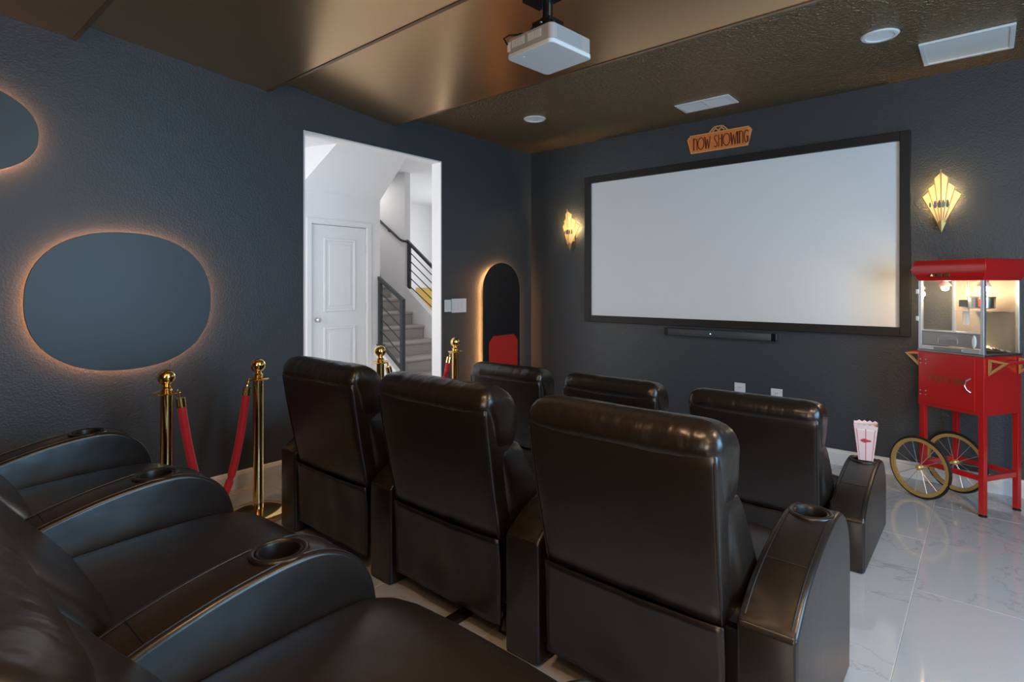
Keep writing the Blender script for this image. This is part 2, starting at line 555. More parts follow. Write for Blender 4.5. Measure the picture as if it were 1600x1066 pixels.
sl = thing('stair_fill_housing', 'unseen square white housing added for the fill light above the carpeted stair', 'ceiling light', (-7.3, 4.85, 3.02))  # body added above the stair fill lamp, out of view
B('light_body', (-0.2, -0.2, -0.04), (0.2, 0.2, 0.0), 'white_plastic', sl, 0.006)

# hall door with two moulded panels
DY0, DY1, DZ = 3.405, 4.13, 2.03
door = tag(B('door_1', (HX - 0.05, DY0, 0.01), (HX - 0.012, DY1, DZ), 'trim', bevel=0.003), 'closed white two panel door in the hall', 'door', None, 'structure')
for z0, z1 in ((1.02, 1.88), (0.16, 0.84)):
    bm = bmesh.new()
    a0, a1 = DY0 + 0.15, DY1 - 0.14
    f = 0.03
    xa, xb = HX - 0.014, HX - 0.003
    box(bm, (xa, a0, z0), (xb, a0 + f, z1))
    box(bm, (xa, a1 - f, z0), (xb, a1, z1))
    box(bm, (xa, a0 + f, z0), (xb, a1 - f, z0 + f))
    box(bm, (xa, a0 + f, z1 - f), (xb, a1 - f, z1))
    pm = obj('panel_moulding', bm, 'trim', door, bevel=0.005)
    B('door_panel', (xa, a0 + 0.07, z0 + 0.07), (HX - 0.006, a1 - 0.07, z1 - 0.07), 'trim', door, 0.006)
bm = bmesh.new()
lathe(bm, [(0, -0.014), (0.028, -0.014), (0.03, -0.008), (0.012, -0.004), (0.010, 0.03), (0.024, 0.036), (0.028, 0.05), (0.02, 0.062), (0, 0.065)], 20, Matrix.Translation((HX, DY0 + 0.06, 0.93)) @ Matrix.Rotation(PI / 2, 4, 'Y'))
obj('door_knob', bm, 'steel', door)
for z in (0.3, 1.07, 1.78):
    B('hinge', (HX - 0.013, DY1 - 0.006, z - 0.045), (HX - 0.002, DY1 + 0.004, z + 0.045), 'alu', door)
bm = bmesh.new()
for lo, hi in (((HX, DY0 - 0.075, 0), (HX + 0.014, DY0 - 0.012, DZ + 0.07)), ((HX, DY1 + 0.012, 0), (HX + 0.014, DY1 + 0.075, DZ + 0.07)), ((HX, DY0 - 0.012, DZ + 0.012), (HX + 0.014, DY1 + 0.012, DZ + 0.07))):
    box(bm, lo, hi)
tag(obj('trim_3', bm, 'trim', bevel=0.004), 'white casing around the hall door', 'door trim', None, 'structure')

# carpeted stair, each step its own piece
st = thing('carpeted_stair', 'grey carpeted stair climbing away behind the doorway', 'stair', (-5.43, YS0, 0))
for k in range(1, 13):
    bm = bmesh.new()
    z = 0.19 * k
    xx = -0.26 * (k - 1)
    prof = [(xx, z - 0.19), (xx, z - 0.045)] + arc_pts(xx + 0.006, z - 0.024, 0.022, 0.024, -PI / 2, PI / 2, 6) + [(xx - 0.30, z), (xx - 0.30, z - 0.19)]
    prism(bm, prof, 0.035, YS1 - YS0 - 0.012, 'y')
    obj('step', bm, 'carpet', st, smooth=True, angle=50)


def stringer(name, y0, y1, x0, x1, za, label):
    bm = bmesh.new()
    sl = 0.19 / 0.26
    prism(bm, [(x0, 0), (x0, za), (x1, za + (x0 - x1) * sl), (x1, 0)], y0, y1, 'y')
    tag(obj(name, bm, 'white_wall', bevel=0.004), label, 'stair trim', None, 'structure')


stringer('trim_4', YS0 - 0.06, YS0 + 0.03, -5.385, -5.879, 0.215, 'white sloping curb under the front stair railing')
stringer('trim_5', YS1, YS1 + 0.10, -5.20, -6.638, 0.27, 'white sloping knee wall under the far stair railing')


def railing(name, y, xa, za_b, za_t, xb, zb_b, zb_t, n, label, post_end_down, hook):
    """sloped railing in the plane y: (xa) lower end, (xb) upper end"""
    r = thing(name, label, 'railing', (xa, y, 0))
    def P(x, z):
        return (x - xa, 0, z)
    def bar(nm, p, q, rad):
        bm = bmesh.new()
        tube(bm, [p, q], rad, sq=True)
        obj(nm, bm, 'rail', r, bevel=0.002)
    bar('handrail', P(xa + 0.02, za_t), P(xb - 0.06, zb_t + 0.06 * (zb_t - za_t) / (xa - xb)), 0.02)
    bar('bottom_rail', P(xa, za_b), P(xb, zb_b), 0.016)
    bar('post', P(xa, post_end_down), P(xa, za_t + 0.015), 0.024)
    bar('post', P(xb, zb_b - 0.02), P(xb, zb_t), 0.022)
    B('foot_plate', (xb - xa - 0.05, -0.04, zb_b - 0.03), (xb - xa + 0.05, 0.04, zb_b - 0.015), 'rail', r, 0.002)
    for i in range(1, n + 1):
        f = i / (n + 1)
        bar('baluster', P(xa, za_b + (za_t - za_b) * f), P(xb, zb_b + (zb_t - zb_b) * f), 0.006)
    if hook:
        bar('handrail_return', P(xb - 0.06, zb_t + 0.02), P(xb - 0.06, zb_t - 0.07), 0.016)
    return r


railing('stair_railing', YS0 - 0.016, -5.41, 0.305, 1.14, -5.85, 0.60, 1.40, 4, 'dark grey metal railing at the foot of the stair', 0.0, True)
railing('stair_railing', YS1 + 0.05, -5.55, 0.58, 1.20, -6.60, 1.20, 1.96, 5, 'black metal railing on the white knee wall beyond the stair', 0.50, False)
hr = thing('wall_handrail', 'black sloping handrail fixed to the white stair wall', 'handrail', (-6.62, YS1 - 0.06, 1.99))
bm = bmesh.new()
tube(bm, [(0, 0.11, -0.01), (-0.02, 0.02, 0), (-0.06, 0, 0.02), (-1.6, 0, 1.02)], 0.018, 8)
obj('bar', bm, 'rail', hr)
for t in (0.35, 1.1):
    bm = bmesh.new()
    tube(bm, [(-t, 0.058, 0.62 * t - 0.06), (-t, 0.02, 0.62 * t - 0.06), (-t, 0, 0.62 * t - 0.03)], 0.007, 6)
    obj('bracket', bm, 'rail', hr)
yc = thing('yellow_canvas', 'yellow canvas seen between the bars of the far stair railing', 'canvas', (-7.47, 6.5, 0.63))
B('canvas_face', (-0.30, 0, 0), (0.30, 0.035, 0.66), 'yellow', yc, 0.004)
B('stand', (-0.2, 0.036, -0.62), (0.2, 0.075, 0.5), 'trim', yc, 0.004)

# ------------------------------------------------------------------ projection screen
ps = thing('projection_screen', 'large white projection screen in a black frame', 'screen', (0, YF, 0))
sx0, sx1, sz0, sz1, fb = -3.033, -0.405, 0.972, 2.386, 0.062
B('screen_surface', (sx0 + 0.02, -0.022, sz0 + 0.02), (sx1 - 0.02, -0.012, sz1 - 0.02), 'screen', ps)
for lo, hi in (((sx0, -0.05, sz0), (sx0 + fb, -0.001, sz1)), ((sx1 - fb, -0.05, sz0), (sx1, -0.001, sz1)), ((sx0 + fb, -0.05, sz0), (sx1 - fb, -0.001, sz0 + fb)), ((sx0 + fb, -0.05, sz1 - fb), (sx1 - fb, -0.001, sz1))):
    B('frame_bar', lo, hi, 'black_frame', ps, 0.004)

# soundbar
sb = thing('soundbar', 'slim dark grey soundbar on the wall under the screen', 'soundbar', (-1.725, YF, 0.918))
bm = bmesh.new()
loft(bm, [(-0.468, -0.062, -0.004, 0.030), (-0.463, -0.066, -0.001, 0.033), (0.463, -0.066, -0.001, 0.033), (0.468, -0.062, -0.004, 0.030)], 24, 6)
bmesh.ops.rotate(bm, verts=bm.verts, matrix=Matrix.Rotation(PI / 2, 3, 'Y'), cent=(0, 0, 0))
obj('body', bm, mat('soundbar_grey', (0.05, 0.052, 0.056), 0.5), sb)
B('end_cap', (0.43, -0.0675, -0.030), (0.462, -0.0655, 0.030), 'black_plastic', sb)
B('end_cap', (-0.462, -0.0675, -0.030), (-0.43, -0.0675 + 0.002, 0.030), 'black_plastic', sb)
B('indicator', (-0.055, -0.0678, -0.004), (-0.047, -0.0655, 0.004), 'blue_led', sb)

# ------------------------------------------------------------------ NOW SHOWING sign
sg = thing('now_showing_sign', 'orange art deco sign reading NOW SHOWING above the screen', 'sign', (-1.7285, YF, 2.54))
def sign_layer(name, pts, d0, d1, m):
    bm = bmesh.new()
    prism(bm, pts, -d0, -d1, 'y')
    return obj(name, bm, m, sg, smooth=False)
sign_layer('backing', [(-0.238, -0.078), (0.238, -0.078), (0.272, 0.052), (0.262, 0.052), (0.262, 0.066), (0.248, 0.066), (0.248, 0.080), (-0.248, 0.080), (-0.248, 0.066), (-0.262, 0.066), (-0.262, 0.052), (-0.272, 0.052)], 0.002, 0.014, 'pale_orange')
sign_layer('plate', [(-0.228, -0.068), (0.228, -0.068), (0.256, 0.046), (0.240, 0.046), (0.240, 0.070), (-0.240, 0.070), (-0.240, 0.046), (-0.256, 0.046)], 0.014, 0.019, 'orange')
bm = bmesh.new()
for a, b in (((-0.075, 0.082), (-0.035, 0.122)), ((-0.035, 0.122), (0.035, 0.122)), ((0.035, 0.122), (0.075, 0.082)), ((-0.035, 0.122), (0.0, 0.084)), ((0.035, 0.122), (0.0, 0.084)), ((-0.05, 0.086), (-0.022, 0.110)), ((0.05, 0.086), (0.022, 0.110))):
    tube(bm, [(a[0], -0.009, a[1]), (b[0], -0.009, b[1])], 0.0045, sq=True)
obj('fan_ornament', bm, 'pale_orange', sg)
sign_layer('triangle', [(-0.026, 0.116), (0.0, 0.09), (0.026, 0.116)], 0.004, 0.012, 'rust')


def strokes(ch):
    """art deco strokes in a unit cell 1 wide and 1 tall"""
    O = [arc_pts(0.5, 0.5, 0.5, 0.5, 0, 2 * PI, 20)]
    return {
        'N': [[(0.08, 0), (0.08, 1), (0.5, 1), (0.88, 0.9), (0.92, 0.7), (0.92, 0)], [(0.2, 0), (0.2, 1)]],
        'O': O,
        'W': [[(0, 1), (0.25, 0), (0.5, 0.8), (0.75, 0), (1, 1)], [(0.1, 1), (0.3, 0.2)]],
        'S': [[(0.9, 0.92), (0.6, 1), (0.2, 0.92), (0.1, 0.76), (0.4, 0.58), (0.85, 0.3), (0.85, 0.1), (0.5, 0), (0.05, 0.1)]],
        'H': [[(0.1, 0), (0.1, 1)], [(0.9, 0), (0.9, 1)], [(0.1, 0.66), (0.9, 0.66)], [(0.78, 0), (0.78, 1)]],
        'I': [[(0.5, 0), (0.5, 1)], [(0.1, 0), (0.1, 1)]],
        'G': [[(0.95, 0.86), (0.7, 1), (0.35, 0.97), (0.1, 0.75), (0.05, 0.4), (0.3, 0.04), (0.65, 0), (0.9, 0.12), (0.9, 0.48), (0.55, 0.48)], [(0.78, 0.1), (0.78, 0.48)]],
        'P': [[(0.1, 0), (0.1, 1), (0.7, 1), (0.9, 0.85), (0.9, 0.6), (0.7, 0.45), (0.1, 0.45)]],
        'C': [[(0.9, 0.85), (0.6, 1), (0.25, 0.93), (0.08, 0.5), (0.25, 0.07), (0.6, 0), (0.9, 0.15)]],
        'R': [[(0.1, 0), (0.1, 1), (0.7, 1), (0.9, 0.85), (0.9, 0.62), (0.7, 0.5), (0.1, 0.5)], [(0.5, 0.5), (0.92, 0)]],
    }[ch]


def stroke_bm(bm, text, widths, x0, z0, h, sp, thick, y, depth):
    x = x0
    for ch, w in zip(text, widths):
        if ch != ' ':
            for pl in strokes(ch):
                for a, b in zip(pl, pl[1:]):
                    p = Vector((x + a[0] * w, z0 + a[1] * h))
                    q = Vector((x + b[0] * w, z0 + b[1] * h))
                    d = (q - p)
                    if d.length < 1e-6:
                        continue
                    n = Vector((-d.y, d.x)).normalized() * thick / 2
                    e = d.normalized() * thick * 0.35
                    prism(bm, [tuple(p - e - n), tuple(q + e - n), tuple(q + e + n), tuple(p - e + n)], y, y - depth, 'y')
        x += w + sp
    return x


bm = bmesh.new()
ws = [0.036, 0.052, 0.048, 0.022, 0.030, 0.036, 0.054, 0.050, 0.008, 0.034, 0.036]
stroke_bm(bm, 'NOW SHOWING', ws, -0.2135, -0.052, 0.098, 0.0055, 0.0062, -0.019, 0.003)
obj('lettering', bm, 'rust', sg, smooth=False)


# ------------------------------------------------------------------ art deco wall sconces
def sconce(cx, label):
    t = thing('wall_sconce', label, 'wall lamp', (cx, YF, 0), 0, 'fan shaped sconces beside the screen')
    zb, zt = 1.752, None
    dep = lambda u: -0.095 + abs(u) / 0.105 * 0.075
    bot = lambda u: u * 0.20
    tops = [(0.0, 2.068, 0.038, 2.034), (0.038, 2.0, 0.072, 1.972), (0.072, 1.95, 0.105, 1.922)]
    k = 0
    for s in (-1, 1):
        for (u0, z0, u1, z1) in tops:
            bm = bmesh.new()
            p = [(s * bot(u0), zb - 0.01 * (u0 / 0.105)), (s * bot(u1), zb - 0.014 * (u1 / 0.105)), (s * u1, z1), (s * u0, z0)]
            us = [u0, u1, u1, u0]
            dd = [-0.060, -0.056, dep(u1), dep(u0)]
            lift = 0.006 * (2 - k % 3)
            f = [bm.verts.new((p[i][0], dd[i] - 0.004, p[i][1])) for i in range(4)]
            b = [bm.verts.new((p[i][0], dd[i], p[i][1])) for i in range(4)]
            bm.faces.new(f); bm.faces.new(b[::-1])
            for i in range(4):
                bm.faces.new((f[i], b[i], b[(i + 1) % 4], f[(i + 1) % 4]))
            pn = obj('pane', bm, 'pane', t, smooth=False)
            # dark oval print on the pane
            if not (s == 1 and u0 > 0.06):
                w = (1.862 - zb) / ((z0 + z1) / 2 - zb)
                uc = (bot((u0 + u1) / 2) * (1 - w) + (u0 + u1) / 2 * w) * s
                dc = -0.058 * (1 - w) + (dep((u0 + u1) / 2)) * w - 0.0065
                bm = bmesh.new()
                rx, rz = (0.0095, 0.027) if u0 < 0.05 else (0.007, 0.018)
                prism(bm, [(uc + rx * math.cos(a * PI / 8), 1.862 + rz * math.sin(a * PI / 8)) for a in range(16)], dc, dc - 0.001, 'y')
                obj('oval_print', bm, ('decal_a', 'decal_c', 'decal_a', 'decal_b', 'decal_a', 'decal_a')[k], pn, smooth=False)
            bm = bmesh.new()
            tube(bm, [(s * bot(u1), -0.061, zb - 0.012), (s * u1, dep(u1) - 0.004, z1)], 0.0028, 6)
            tube(bm, [(s * u0, dep(u0) - 0.004, z0), (s * u1, dep(u1) - 0.004, z1)], 0.0025, 6)
            obj('rib', bm, 'satin_gold', t)
            k += 1
    bm = bmesh.new()
    tube(bm, [(0, -0.066, zb - 0.005), (0, -0.1, 2.085)], 0.004, 6)
    obj('centre_rib', bm, 'satin_gold', t)
    bm = bmesh.new()
    pts = [(-0.026, -0.058, 1.744), (0, -0.070, 1.756), (0.026, -0.058, 1.744), (0, -0.02, 1.75), (0, -0.050, 1.672)]
    v = [bm.verts.new(p) for p in pts]
    for f in ((0, 1, 4), (1, 2, 4), (2, 3, 4), (3, 0, 4), (0, 3, 2, 1)):
        bm.faces.new([v[i] for i in f])
    obj('tip', bm, 'satin_gold', t, smooth=False)
    B('wall_plate', (-0.028, -0.012, 1.77), (0.028, -0.0005, 1.93), 'satin_gold', t, 0.003)
    bm = bmesh.new()
    lathe(bm, [(0, 0), (0.012, 0.004), (0.016, 0.022), (0.010, 0.045), (0, 0.05)], 14, Matrix.Translation((0, -0.035, 1.84)))
    obj('bulb', bm, 'bulb', t)
    d = bpy.data.lights.new('sconce_light', 'POINT')
    d.energy, d.color, d.shadow_soft_size = 5.5, (1.0, 0.74, 0.38), 0.02
    o = bpy.data.objects.new('sconce_light', d)
    C.objects.link(o)
    o.parent = t
    o.location = (0, -0.032, 1.915)
    return t


sconce(-3.205, 'small looking gold fan sconce between the corner and the screen')
sconce(-0.238, 'glowing gold fan sconce right of the screen above the popcorn cart')


# ------------------------------------------------------------------ backlit wall panels (plain stand-ins)
def backlit(name, label, cy, cz, outline, face_m, xwall=XL, es=None):
    t = thing(name, label, 'wall panel', (xwall, cy, cz), 0, 'backlit panels on the left wall')
    bm = bmesh.new()
    prism(bm, outline, 0.034, 0.050, 'x')
    f = obj('face_panel', bm, face_m, t, bevel=0.002)
    bm = bmesh.new()
    n = len(outline)
    k = 0.93
    ins = [(p[0] * k, p[1] * k) for p in outline]
    ins2 = [(p[0] * (k - 0.03), p[1] * (k - 0.03)) for p in outline]
    v = [[bm.verts.new((xx, p[0], p[1])) for p in poly] for xx in (0.026, 0.033) for poly in (ins, ins2)]
    for i in range(n):
        j = (i + 1) % n
        bm.faces.new((v[0][i], v[0][j], v[2][j], v[2][i]))
        bm.faces.new((v[0][i], v[1][i], v[1][j], v[0][j]))
    obj('led_strip', bm, es or 'led', t, smooth=False)
    for a, b in ((-0.45, 0.3), (0.45, 0.3), (0, -0.5)):
        ry = max(p[0] for p in outline); rz = max(p[1] for p in outline)
        bm = bmesh.new()
        lathe(bm, [(0.012, 0.0), (0.012, 0.035)], 10, Matrix.Translation((0, a * ry, b * rz)) @ Matrix.Rotation(PI / 2, 4, 'Y'))
        obj('spacer', bm, 'black_plastic', t)
    return t


def oval(ry, rz, e=2.3, n=64):
    return [(ry * math.copysign(abs(math.cos(2 * PI * i / n)) ** (2 / e), math.cos(2 * PI * i / n)), rz * math.copysign(abs(math.sin(2 * PI * i / n)) ** (2 / e), math.sin(2 * PI * i / n))) for i in range(n)]


backlit('backlit_wall_panel', 'plain dark oval wall panel with a warm glowing rim left of the doorway', 1.005, 1.235, oval(0.445, 0.385), 'panelpaint')
backlit('backlit_wall_panel', 'dark rounded backlit panel cut off by the left picture edge', 0.20, 2.085, oval(0.42, 0.235), 'panelpaint')
arch = [(-0.27, -0.62), (0.27, -0.62)] + arc_pts(0, 0.36, 0.27, 0.26, 0, PI, 24)
M['led_tall'] = mat('warm_led_strip_tall', (1, 0.6, 0.35), 0.5, emis=(1.0, 0.46, 0.16), es=60)
tp = backlit('backlit_wall_panel', 'tall black and red rounded backlit panel in the corner beside the screen', 4.20, 0.93, arch, 'black_panel', es='led_tall')
bm = bmesh.new()
prism(bm, [(-0.20, -0.60), (0.23, -0.60), (0.23, -0.16), (0.17, -0.10), (-0.14, -0.10), (-0.20, -0.16)], 0.0505, 0.056, 'x')
obj('red_inlay', bm, 'red_panel', tp, bevel=0.002)

# ------------------------------------------------------------------ switches and outlets
def plate(name, label, lo, hi, cat, wall):
    """wall plate with a rocker or sockets; wall 'l' = left wall, 'f' = screen wall"""
    if wall == 'l':
        t = thing(name, label, cat, (XL, (lo[0] + hi[0]) / 2, (lo[1] + hi[1]) / 2))
        w, h = (hi[0] - lo[0]) / 2, (hi[1] - lo[1]) / 2
        B('cover_plate', (0.0005, -w, -h), (0.007, w, h), 'white_plastic', t, 0.002)
        n = 3 if w > 0.06 else 1
        for i in range(n):
            c = (i - (n - 1) / 2) * 0.046
            B('rocker', (0.007, c - 0.016, -0.033), (0.011, c + 0.016, 0.033), 'white_plastic', t, 0.002)
    else:
        t = thing(name, label, cat, ((lo[0] + hi[0]) / 2, YF, (lo[1] + hi[1]) / 2))
        w, h = (hi[0] - lo[0]) / 2, (hi[1] - lo[1]) / 2
        B('cover_plate', (-w, -0.007, -h), (w, -0.0005, h), 'white_plastic', t, 0.002)
        for c in (0.026, -0.026):
            so = B('socket', (-0.017, -0.010, c - 0.016), (0.017, -0.007, c + 0.016), 'white_plastic', t, 0.003)
            for q in (-0.006, 0.006):
                B('slot', (q - 0.001, -0.0105, c - 0.005), (q + 0.001, -0.0098, c + 0.006), 'rubber', so)


plate('light_switch', 'small white single switch plate beside the doorway edge', (3.46, 1.085), (3.54, 1.195), 'light switch', 'l')
plate('light_switch', 'wide white triple switch plate between doorway and corner panel', (3.548, 1.075), (3.735, 1.203), 'light switch', 'l')
plate('wall_outlet', 'white wall outlet under the screen, nearer the soundbar', (-1.598, 0.40), (-1.512, 0.525), 'outlet', 'f')
plate('wall_outlet', 'white wall outlet under the screen, nearer the popcorn cart', (-1.315, 0.385), (-1.23, 0.51), 'outlet', 'f')

# ------------------------------------------------------------------ ceiling fixtures
def downlight(x, y, label):
    t = thing('ceiling_downlight', label, 'ceiling light', (x, y, ZC), 0, 'recessed downlights by the screen')
    bm = bmesh.new()
    lathe(bm, [(0.068, -0.002), (0.072, -0.008), (0.088, -0.007), (0.095, 0.0), (0.068, 0.0)], 32, None, False)
    obj('trim_ring', bm, 'white_plastic', t)
    bm = bmesh.new()
    lathe(bm, [(0, -0.0015), (0.045, -0.0015), (0.070, -0.0025), (0.070, 0.0), (0, 0.0)], 32, None, False)
    d = obj('lens', bm, 'diffuser', t)


downlight(-2.94, 3.76, 'small round white downlight near the doorway corner')
downlight(-0.47, 3.775, 'round white downlight beside the rectangular ceiling panel')

def fill_downlight(x, y, z, power, label):  # unseen lights added to warm the seat tops and arm sides
    t = thing('ceiling_downlight', label, 'ceiling light', (x, y, z), 0, 'unseen warm fill lights over the seats')
    bm = bmesh.new()
    lathe(bm, [(0.072, 0.002), (0.072, -0.012), (0.092, -0.010), (0.096, 0.012), (0.072, 0.012)], 28, None, False)
    obj('trim_ring', bm, 'white_plastic', t)
    bm = bmesh.new()
    lathe(bm, [(0, 0.004), (0.072, 0.004), (0.072, 0.012), (0, 0.012)], 28)
    obj('lens', bm, 'warm_lens', t)
    d = bpy.data.lights.new('downlight', 'AREA')
    d.shape, d.size, d.energy, d.color = 'DISK', 0.13, power, (1.0, 0.62, 0.34)
    o = bpy.data.objects.new('downlight', d)
    C.objects.link(o)
    o.parent = t
    o.location = (0, 0, -0.002)


M['warm_lens'] = mat('warm_lens', (0.9, 0.8, 0.6), 0.4, emis=(1.0, 0.62, 0.34), es=6)
fill_downlight(0.55, 1.45, 2.66, 22, 'unseen round fill light added over the right aisle')
fill_downlight(-0.9, 0.42, 2.66, 14, 'unseen round fill light added over the nearest row')
fill_downlight(0.75, -0.6, 2.66, 11, 'unseen round fill light added behind the camera')
v1 = thing('ceiling_vent', 'white slotted air vent in the ceiling above the sign', 'air vent', (-1.675, 4.31, ZC))
bm = bmesh.new()
for lo, hi in (((-0.21, -0.115, -0.008), (0.21, -0.09, 0)), ((-0.21, 0.09, -0.008), (0.21, 0.115, 0)), ((-0.21, -0.09, -0.008), (-0.18, 0.09, 0)), ((0.18, -0.09, -0.008), (0.21, 0.09, 0)), ((-0.008, -0.09, -0.008), (0.008, 0.09, 0))):
    box(bm, lo, hi)
obj('vent_frame', bm, 'white_plastic', v1, bevel=0.002)
B('vent_back', (-0.18, -0.09, -0.0012), (0.18, 0.09, 0), 'grey_plastic', v1)
for i in range(9):
    y = -0.08 + 0.02 * i
    for a in (-0.18, 0.008):
        B('slat', (a, y - 0.006, -0.006), (a + 0.172, y + 0.004, -0.0015), 'white_plastic', v1)

p1 = thing('ceiling_panel_cover', 'large white rectangular panel in the ceiling by the right wall edge', 'ceiling panel', (-0.10, 4.25, ZC))
bm = bmesh.new()
for lo, hi in (((-0.215, -0.2, -0.014), (0.215, -0.175, 0)), ((-0.215, 0.175, -0.014), (0.215, 0.2, 0)), ((-0.215, -0.175, -0.014), (-0.19, 0.175, 0)), ((0.19, -0.175, -0.014), (0.215, 0.175, 0))):
    box(bm, lo, hi)
obj('cover_frame', bm, 'white_plastic', p1, bevel=0.003)
B('cover_grille', (-0.19, -0.175, -0.009), (0.19, 0.175, 0), 'diffuser', p1, 0.001)

# ------------------------------------------------------------------ projector
pj = thing('projector', 'white projector hanging upside down from a black ceiling mount', 'projector', (-1.597, 2.153, 2.40), math.radians(-5.5))
bm = bmesh.new()
pts = []
for cx, cy, a in ((0.12, 0.12, 0), (-0.12, 0.12, 90), (-0.12, -0.12, 180), (0.12, -0.12, 270)):
    pts += arc_pts(cx, cy + 0.002, 0.026, 0.026, math.radians(a), math.radians(a + 90), 6)
prism(bm, pts, 0.0, 0.022, 'z')
obj('cover_shell', bm, 'white_plastic', pj, bevel=0.006, seg=3)
bm = bmesh.new()
prism(bm, [(p[0] * 0.985, p[1] * 0.985) for p in pts], 0.022, 0.092, 'z')
body = obj('body', bm, mat('projector_body', (0.42, 0.39, 0.38), 0.35), pj, bevel=0.004)
for x0 in (-0.105, 0.0):
    for i in range(9):
        B('vent_slot', (x0 + i * 0.0095, -0.1456, 0.042), (x0 + i * 0.0095 + 0.005, -0.1432, 0.078), 'white_plastic', body)
B('port_panel', (-0.135, -0.1456, 0.030), (-0.115, -0.1432, 0.075), 'white_plastic', body)
B('side_grille', (0.1432, -0.10, 0.028), (0.1458, 0.07, 0.084), 'grey_plastic', body, 0.002)
bm = bmesh.new()
lathe(bm, [(0, -0.0015), (0.005, -0.0015), (0.006, 0.0)], 14, Matrix.Translation((-0.065, -0.105, 0)))
obj('indicator', bm, 'diffuser', pj)
mt = 2.70 - 2.40
B('mount_plate', (-0.12, -0.06, mt - 0.008), (0.075, 0.06, mt + 0.004), 'black_plastic', pj, 0.002)
bm = bmesh.new()
tube(bm, [(-0.01, 0, mt - 0.008), (-0.01, 0, 0.12)], 0.026, 12)
obj('mount_post', bm, 'black_plastic', pj)
B('mount_bracket', (-0.065, -0.05, 0.16), (0.05, 0.05, 0.18), 'black_plastic', pj, 0.003)
for a, b in ((-0.10, -0.10), (0.10, -0.08), (0.10, 0.10), (-0.10, 0.10)):
    bm = bmesh.new()
    tube(bm, [(0, 0, 0.125), (a, b, 0.118), (a, b, 0.090)], 0.0075, 6)
    obj('mount_arm', bm, 'black_plastic', pj)
for a, b in ((-0.05, -0.055), (0.045, -0.055), (0.0, -0.055), (-0.035, -0.05)):
    bm = bmesh.new()
    lathe(bm, [(0, -0.006), (0.006, -0.004), (0.007, 0.0), (0, 0.001)], 10, Matrix.Translation((a, b, mt - 0.008 if a != 0 else 0.16)))
    obj('bolt', bm, 'steel', pj)
bm = bmesh.new()
tube(bm, [(-0.02, -0.02, 0.2), (-0.09, -0.06, 0.13), (-0.15, -0.12, 0.125), (-0.152, -0.152, 0.10), (-0.13, -0.15, 0.065)], 0.0045, 6)
obj('cable', bm, 'black_plastic', pj)

# ------------------------------------------------------------------ stanchions and velvet ropes
def make_stanchion(label, x, y):
    t = thing('rope_stanchion', label, 'stanchion', (x, y, 0), 0, 'brass rope stanchions')
    bm = bmesh.new()
    lathe(bm, [(0, 0), (0.155, 0), (0.16, 0.006), (0.16, 0.026), (0.152, 0.033), (0.10, 0.040), (0.03, 0.047), (0, 0.047)], 48)
    obj('base', bm, 'gold', t)
    bm = bmesh.new()
    lathe(bm, [(0.028, 0.044), (0.028, 0.785)], 24)
    obj('pole', bm, 'gold', t)
    bm = bmesh.new()
    lathe(bm, [(0.028, 0.776), (0.058, 0.784), (0.061, 0.788), (0.056, 0.792), (0.026, 0.798), (0.024, 0.806), (0.030, 0.812), (0.020, 0.818), (0.016, 0.826)], 28)
    obj('collar', bm, 'gold', t)
    bm = bmesh.new()
    lathe(bm, [(0.040 * math.sin(a * PI / 16), 0.864 - 0.040 * math.cos(a * PI / 16)) for a in range(17)], 28)
    obj('ball_finial', bm, 'gold', t)
    return t


posts = [(-3.13, 1.02), (-3.20, 1.514), (-3.24, 2.393), (-3.30, 3.176)]
labs = ['brass stanchion nearest the camera, rope hanging from its far side', 'brass stanchion behind the middle row with its round base showing', 'brass stanchion at the near edge of the doorway', 'brass stanchion at the far edge of the doorway']
for (x, y), l in zip(posts, labs):
    make_stanchion(l, x, y)


def rope(a, b, zlow, label):
    a, b = Vector((*a, 0)), Vector((*b, 0))
    u = (b - a).normalized()
    p0, p1 = a + u * 0.058, b - u * 0.058
    t = thing('velvet_rope', label, 'rope', tuple(p0), 0, 'red velvet ropes')
    L = (p1 - p0).length
    def pt(s):
        k = 2 * s - 1
        c = (math.cosh(3.0 * k) - 1) / (math.cosh(3.0) - 1)
        return Vector((0, 0, zlow + (0.715 - zlow) * (0.45 * c + 0.55 * k * k))) + u * L * (0.035 + 0.93 * (0.5 + 0.5 * (math.copysign(abs(k) ** 1.15, k))))
    pl = [pt(i / 40) for i in range(41)]
    bm = bmesh.new()
    tube(bm, pl, 0.021, 14)
    obj('velvet_cord', bm, 'velvet', t)
    for e0, e1, top in ((pl[0], pl[1], Vector((0, 0, 0.786))), (pl[-1], pl[-2], Vector((0, 0, 0.786)) + u * L)):
        d = (e0 - e1).normalized()
        bm = bmesh.new()
        tube(bm, [e0 - d * 0.012, e0 + d * 0.02, e0 + d * 0.035], 0.0225, 14)
        obj('end_cap', bm, 'gold', t)
        bm = bmesh.new()
        h = e0 + d * 0.03
        tube(bm, [h, h * 0.5 + top * 0.5 + Vector((0, 0, 0.012)), top + Vector((0, 0, 0.006)), top + Vector((0, 0, -0.012))], 0.006, 8)
        obj('hook', bm, 'gold', t)


rope(posts[0], posts[1], 0.13, 'red velvet rope hanging between the two stanchions behind the rear seats')
rope(posts[2], posts[3], 0.22, 'red velvet rope across the doorway, mostly hidden by the seats')

# ------------------------------------------------------------------ recliner seats
PITCH, ARM, HG = 0.817, 0.15, 0.3335
ARMPROF = [(0.0, 0.425), (0.05, 0.462), (0.11, 0.497), (0.2, 0.531), (0.32, 0.562), (0.42, 0.579), (0.49, 0.585), (0.55, 0.582), (0.60, 0.566), (0.645, 0.537), (0.68, 0.497), (0.703, 0.445), (0.714, 0.38)]
CUPY = 0.49


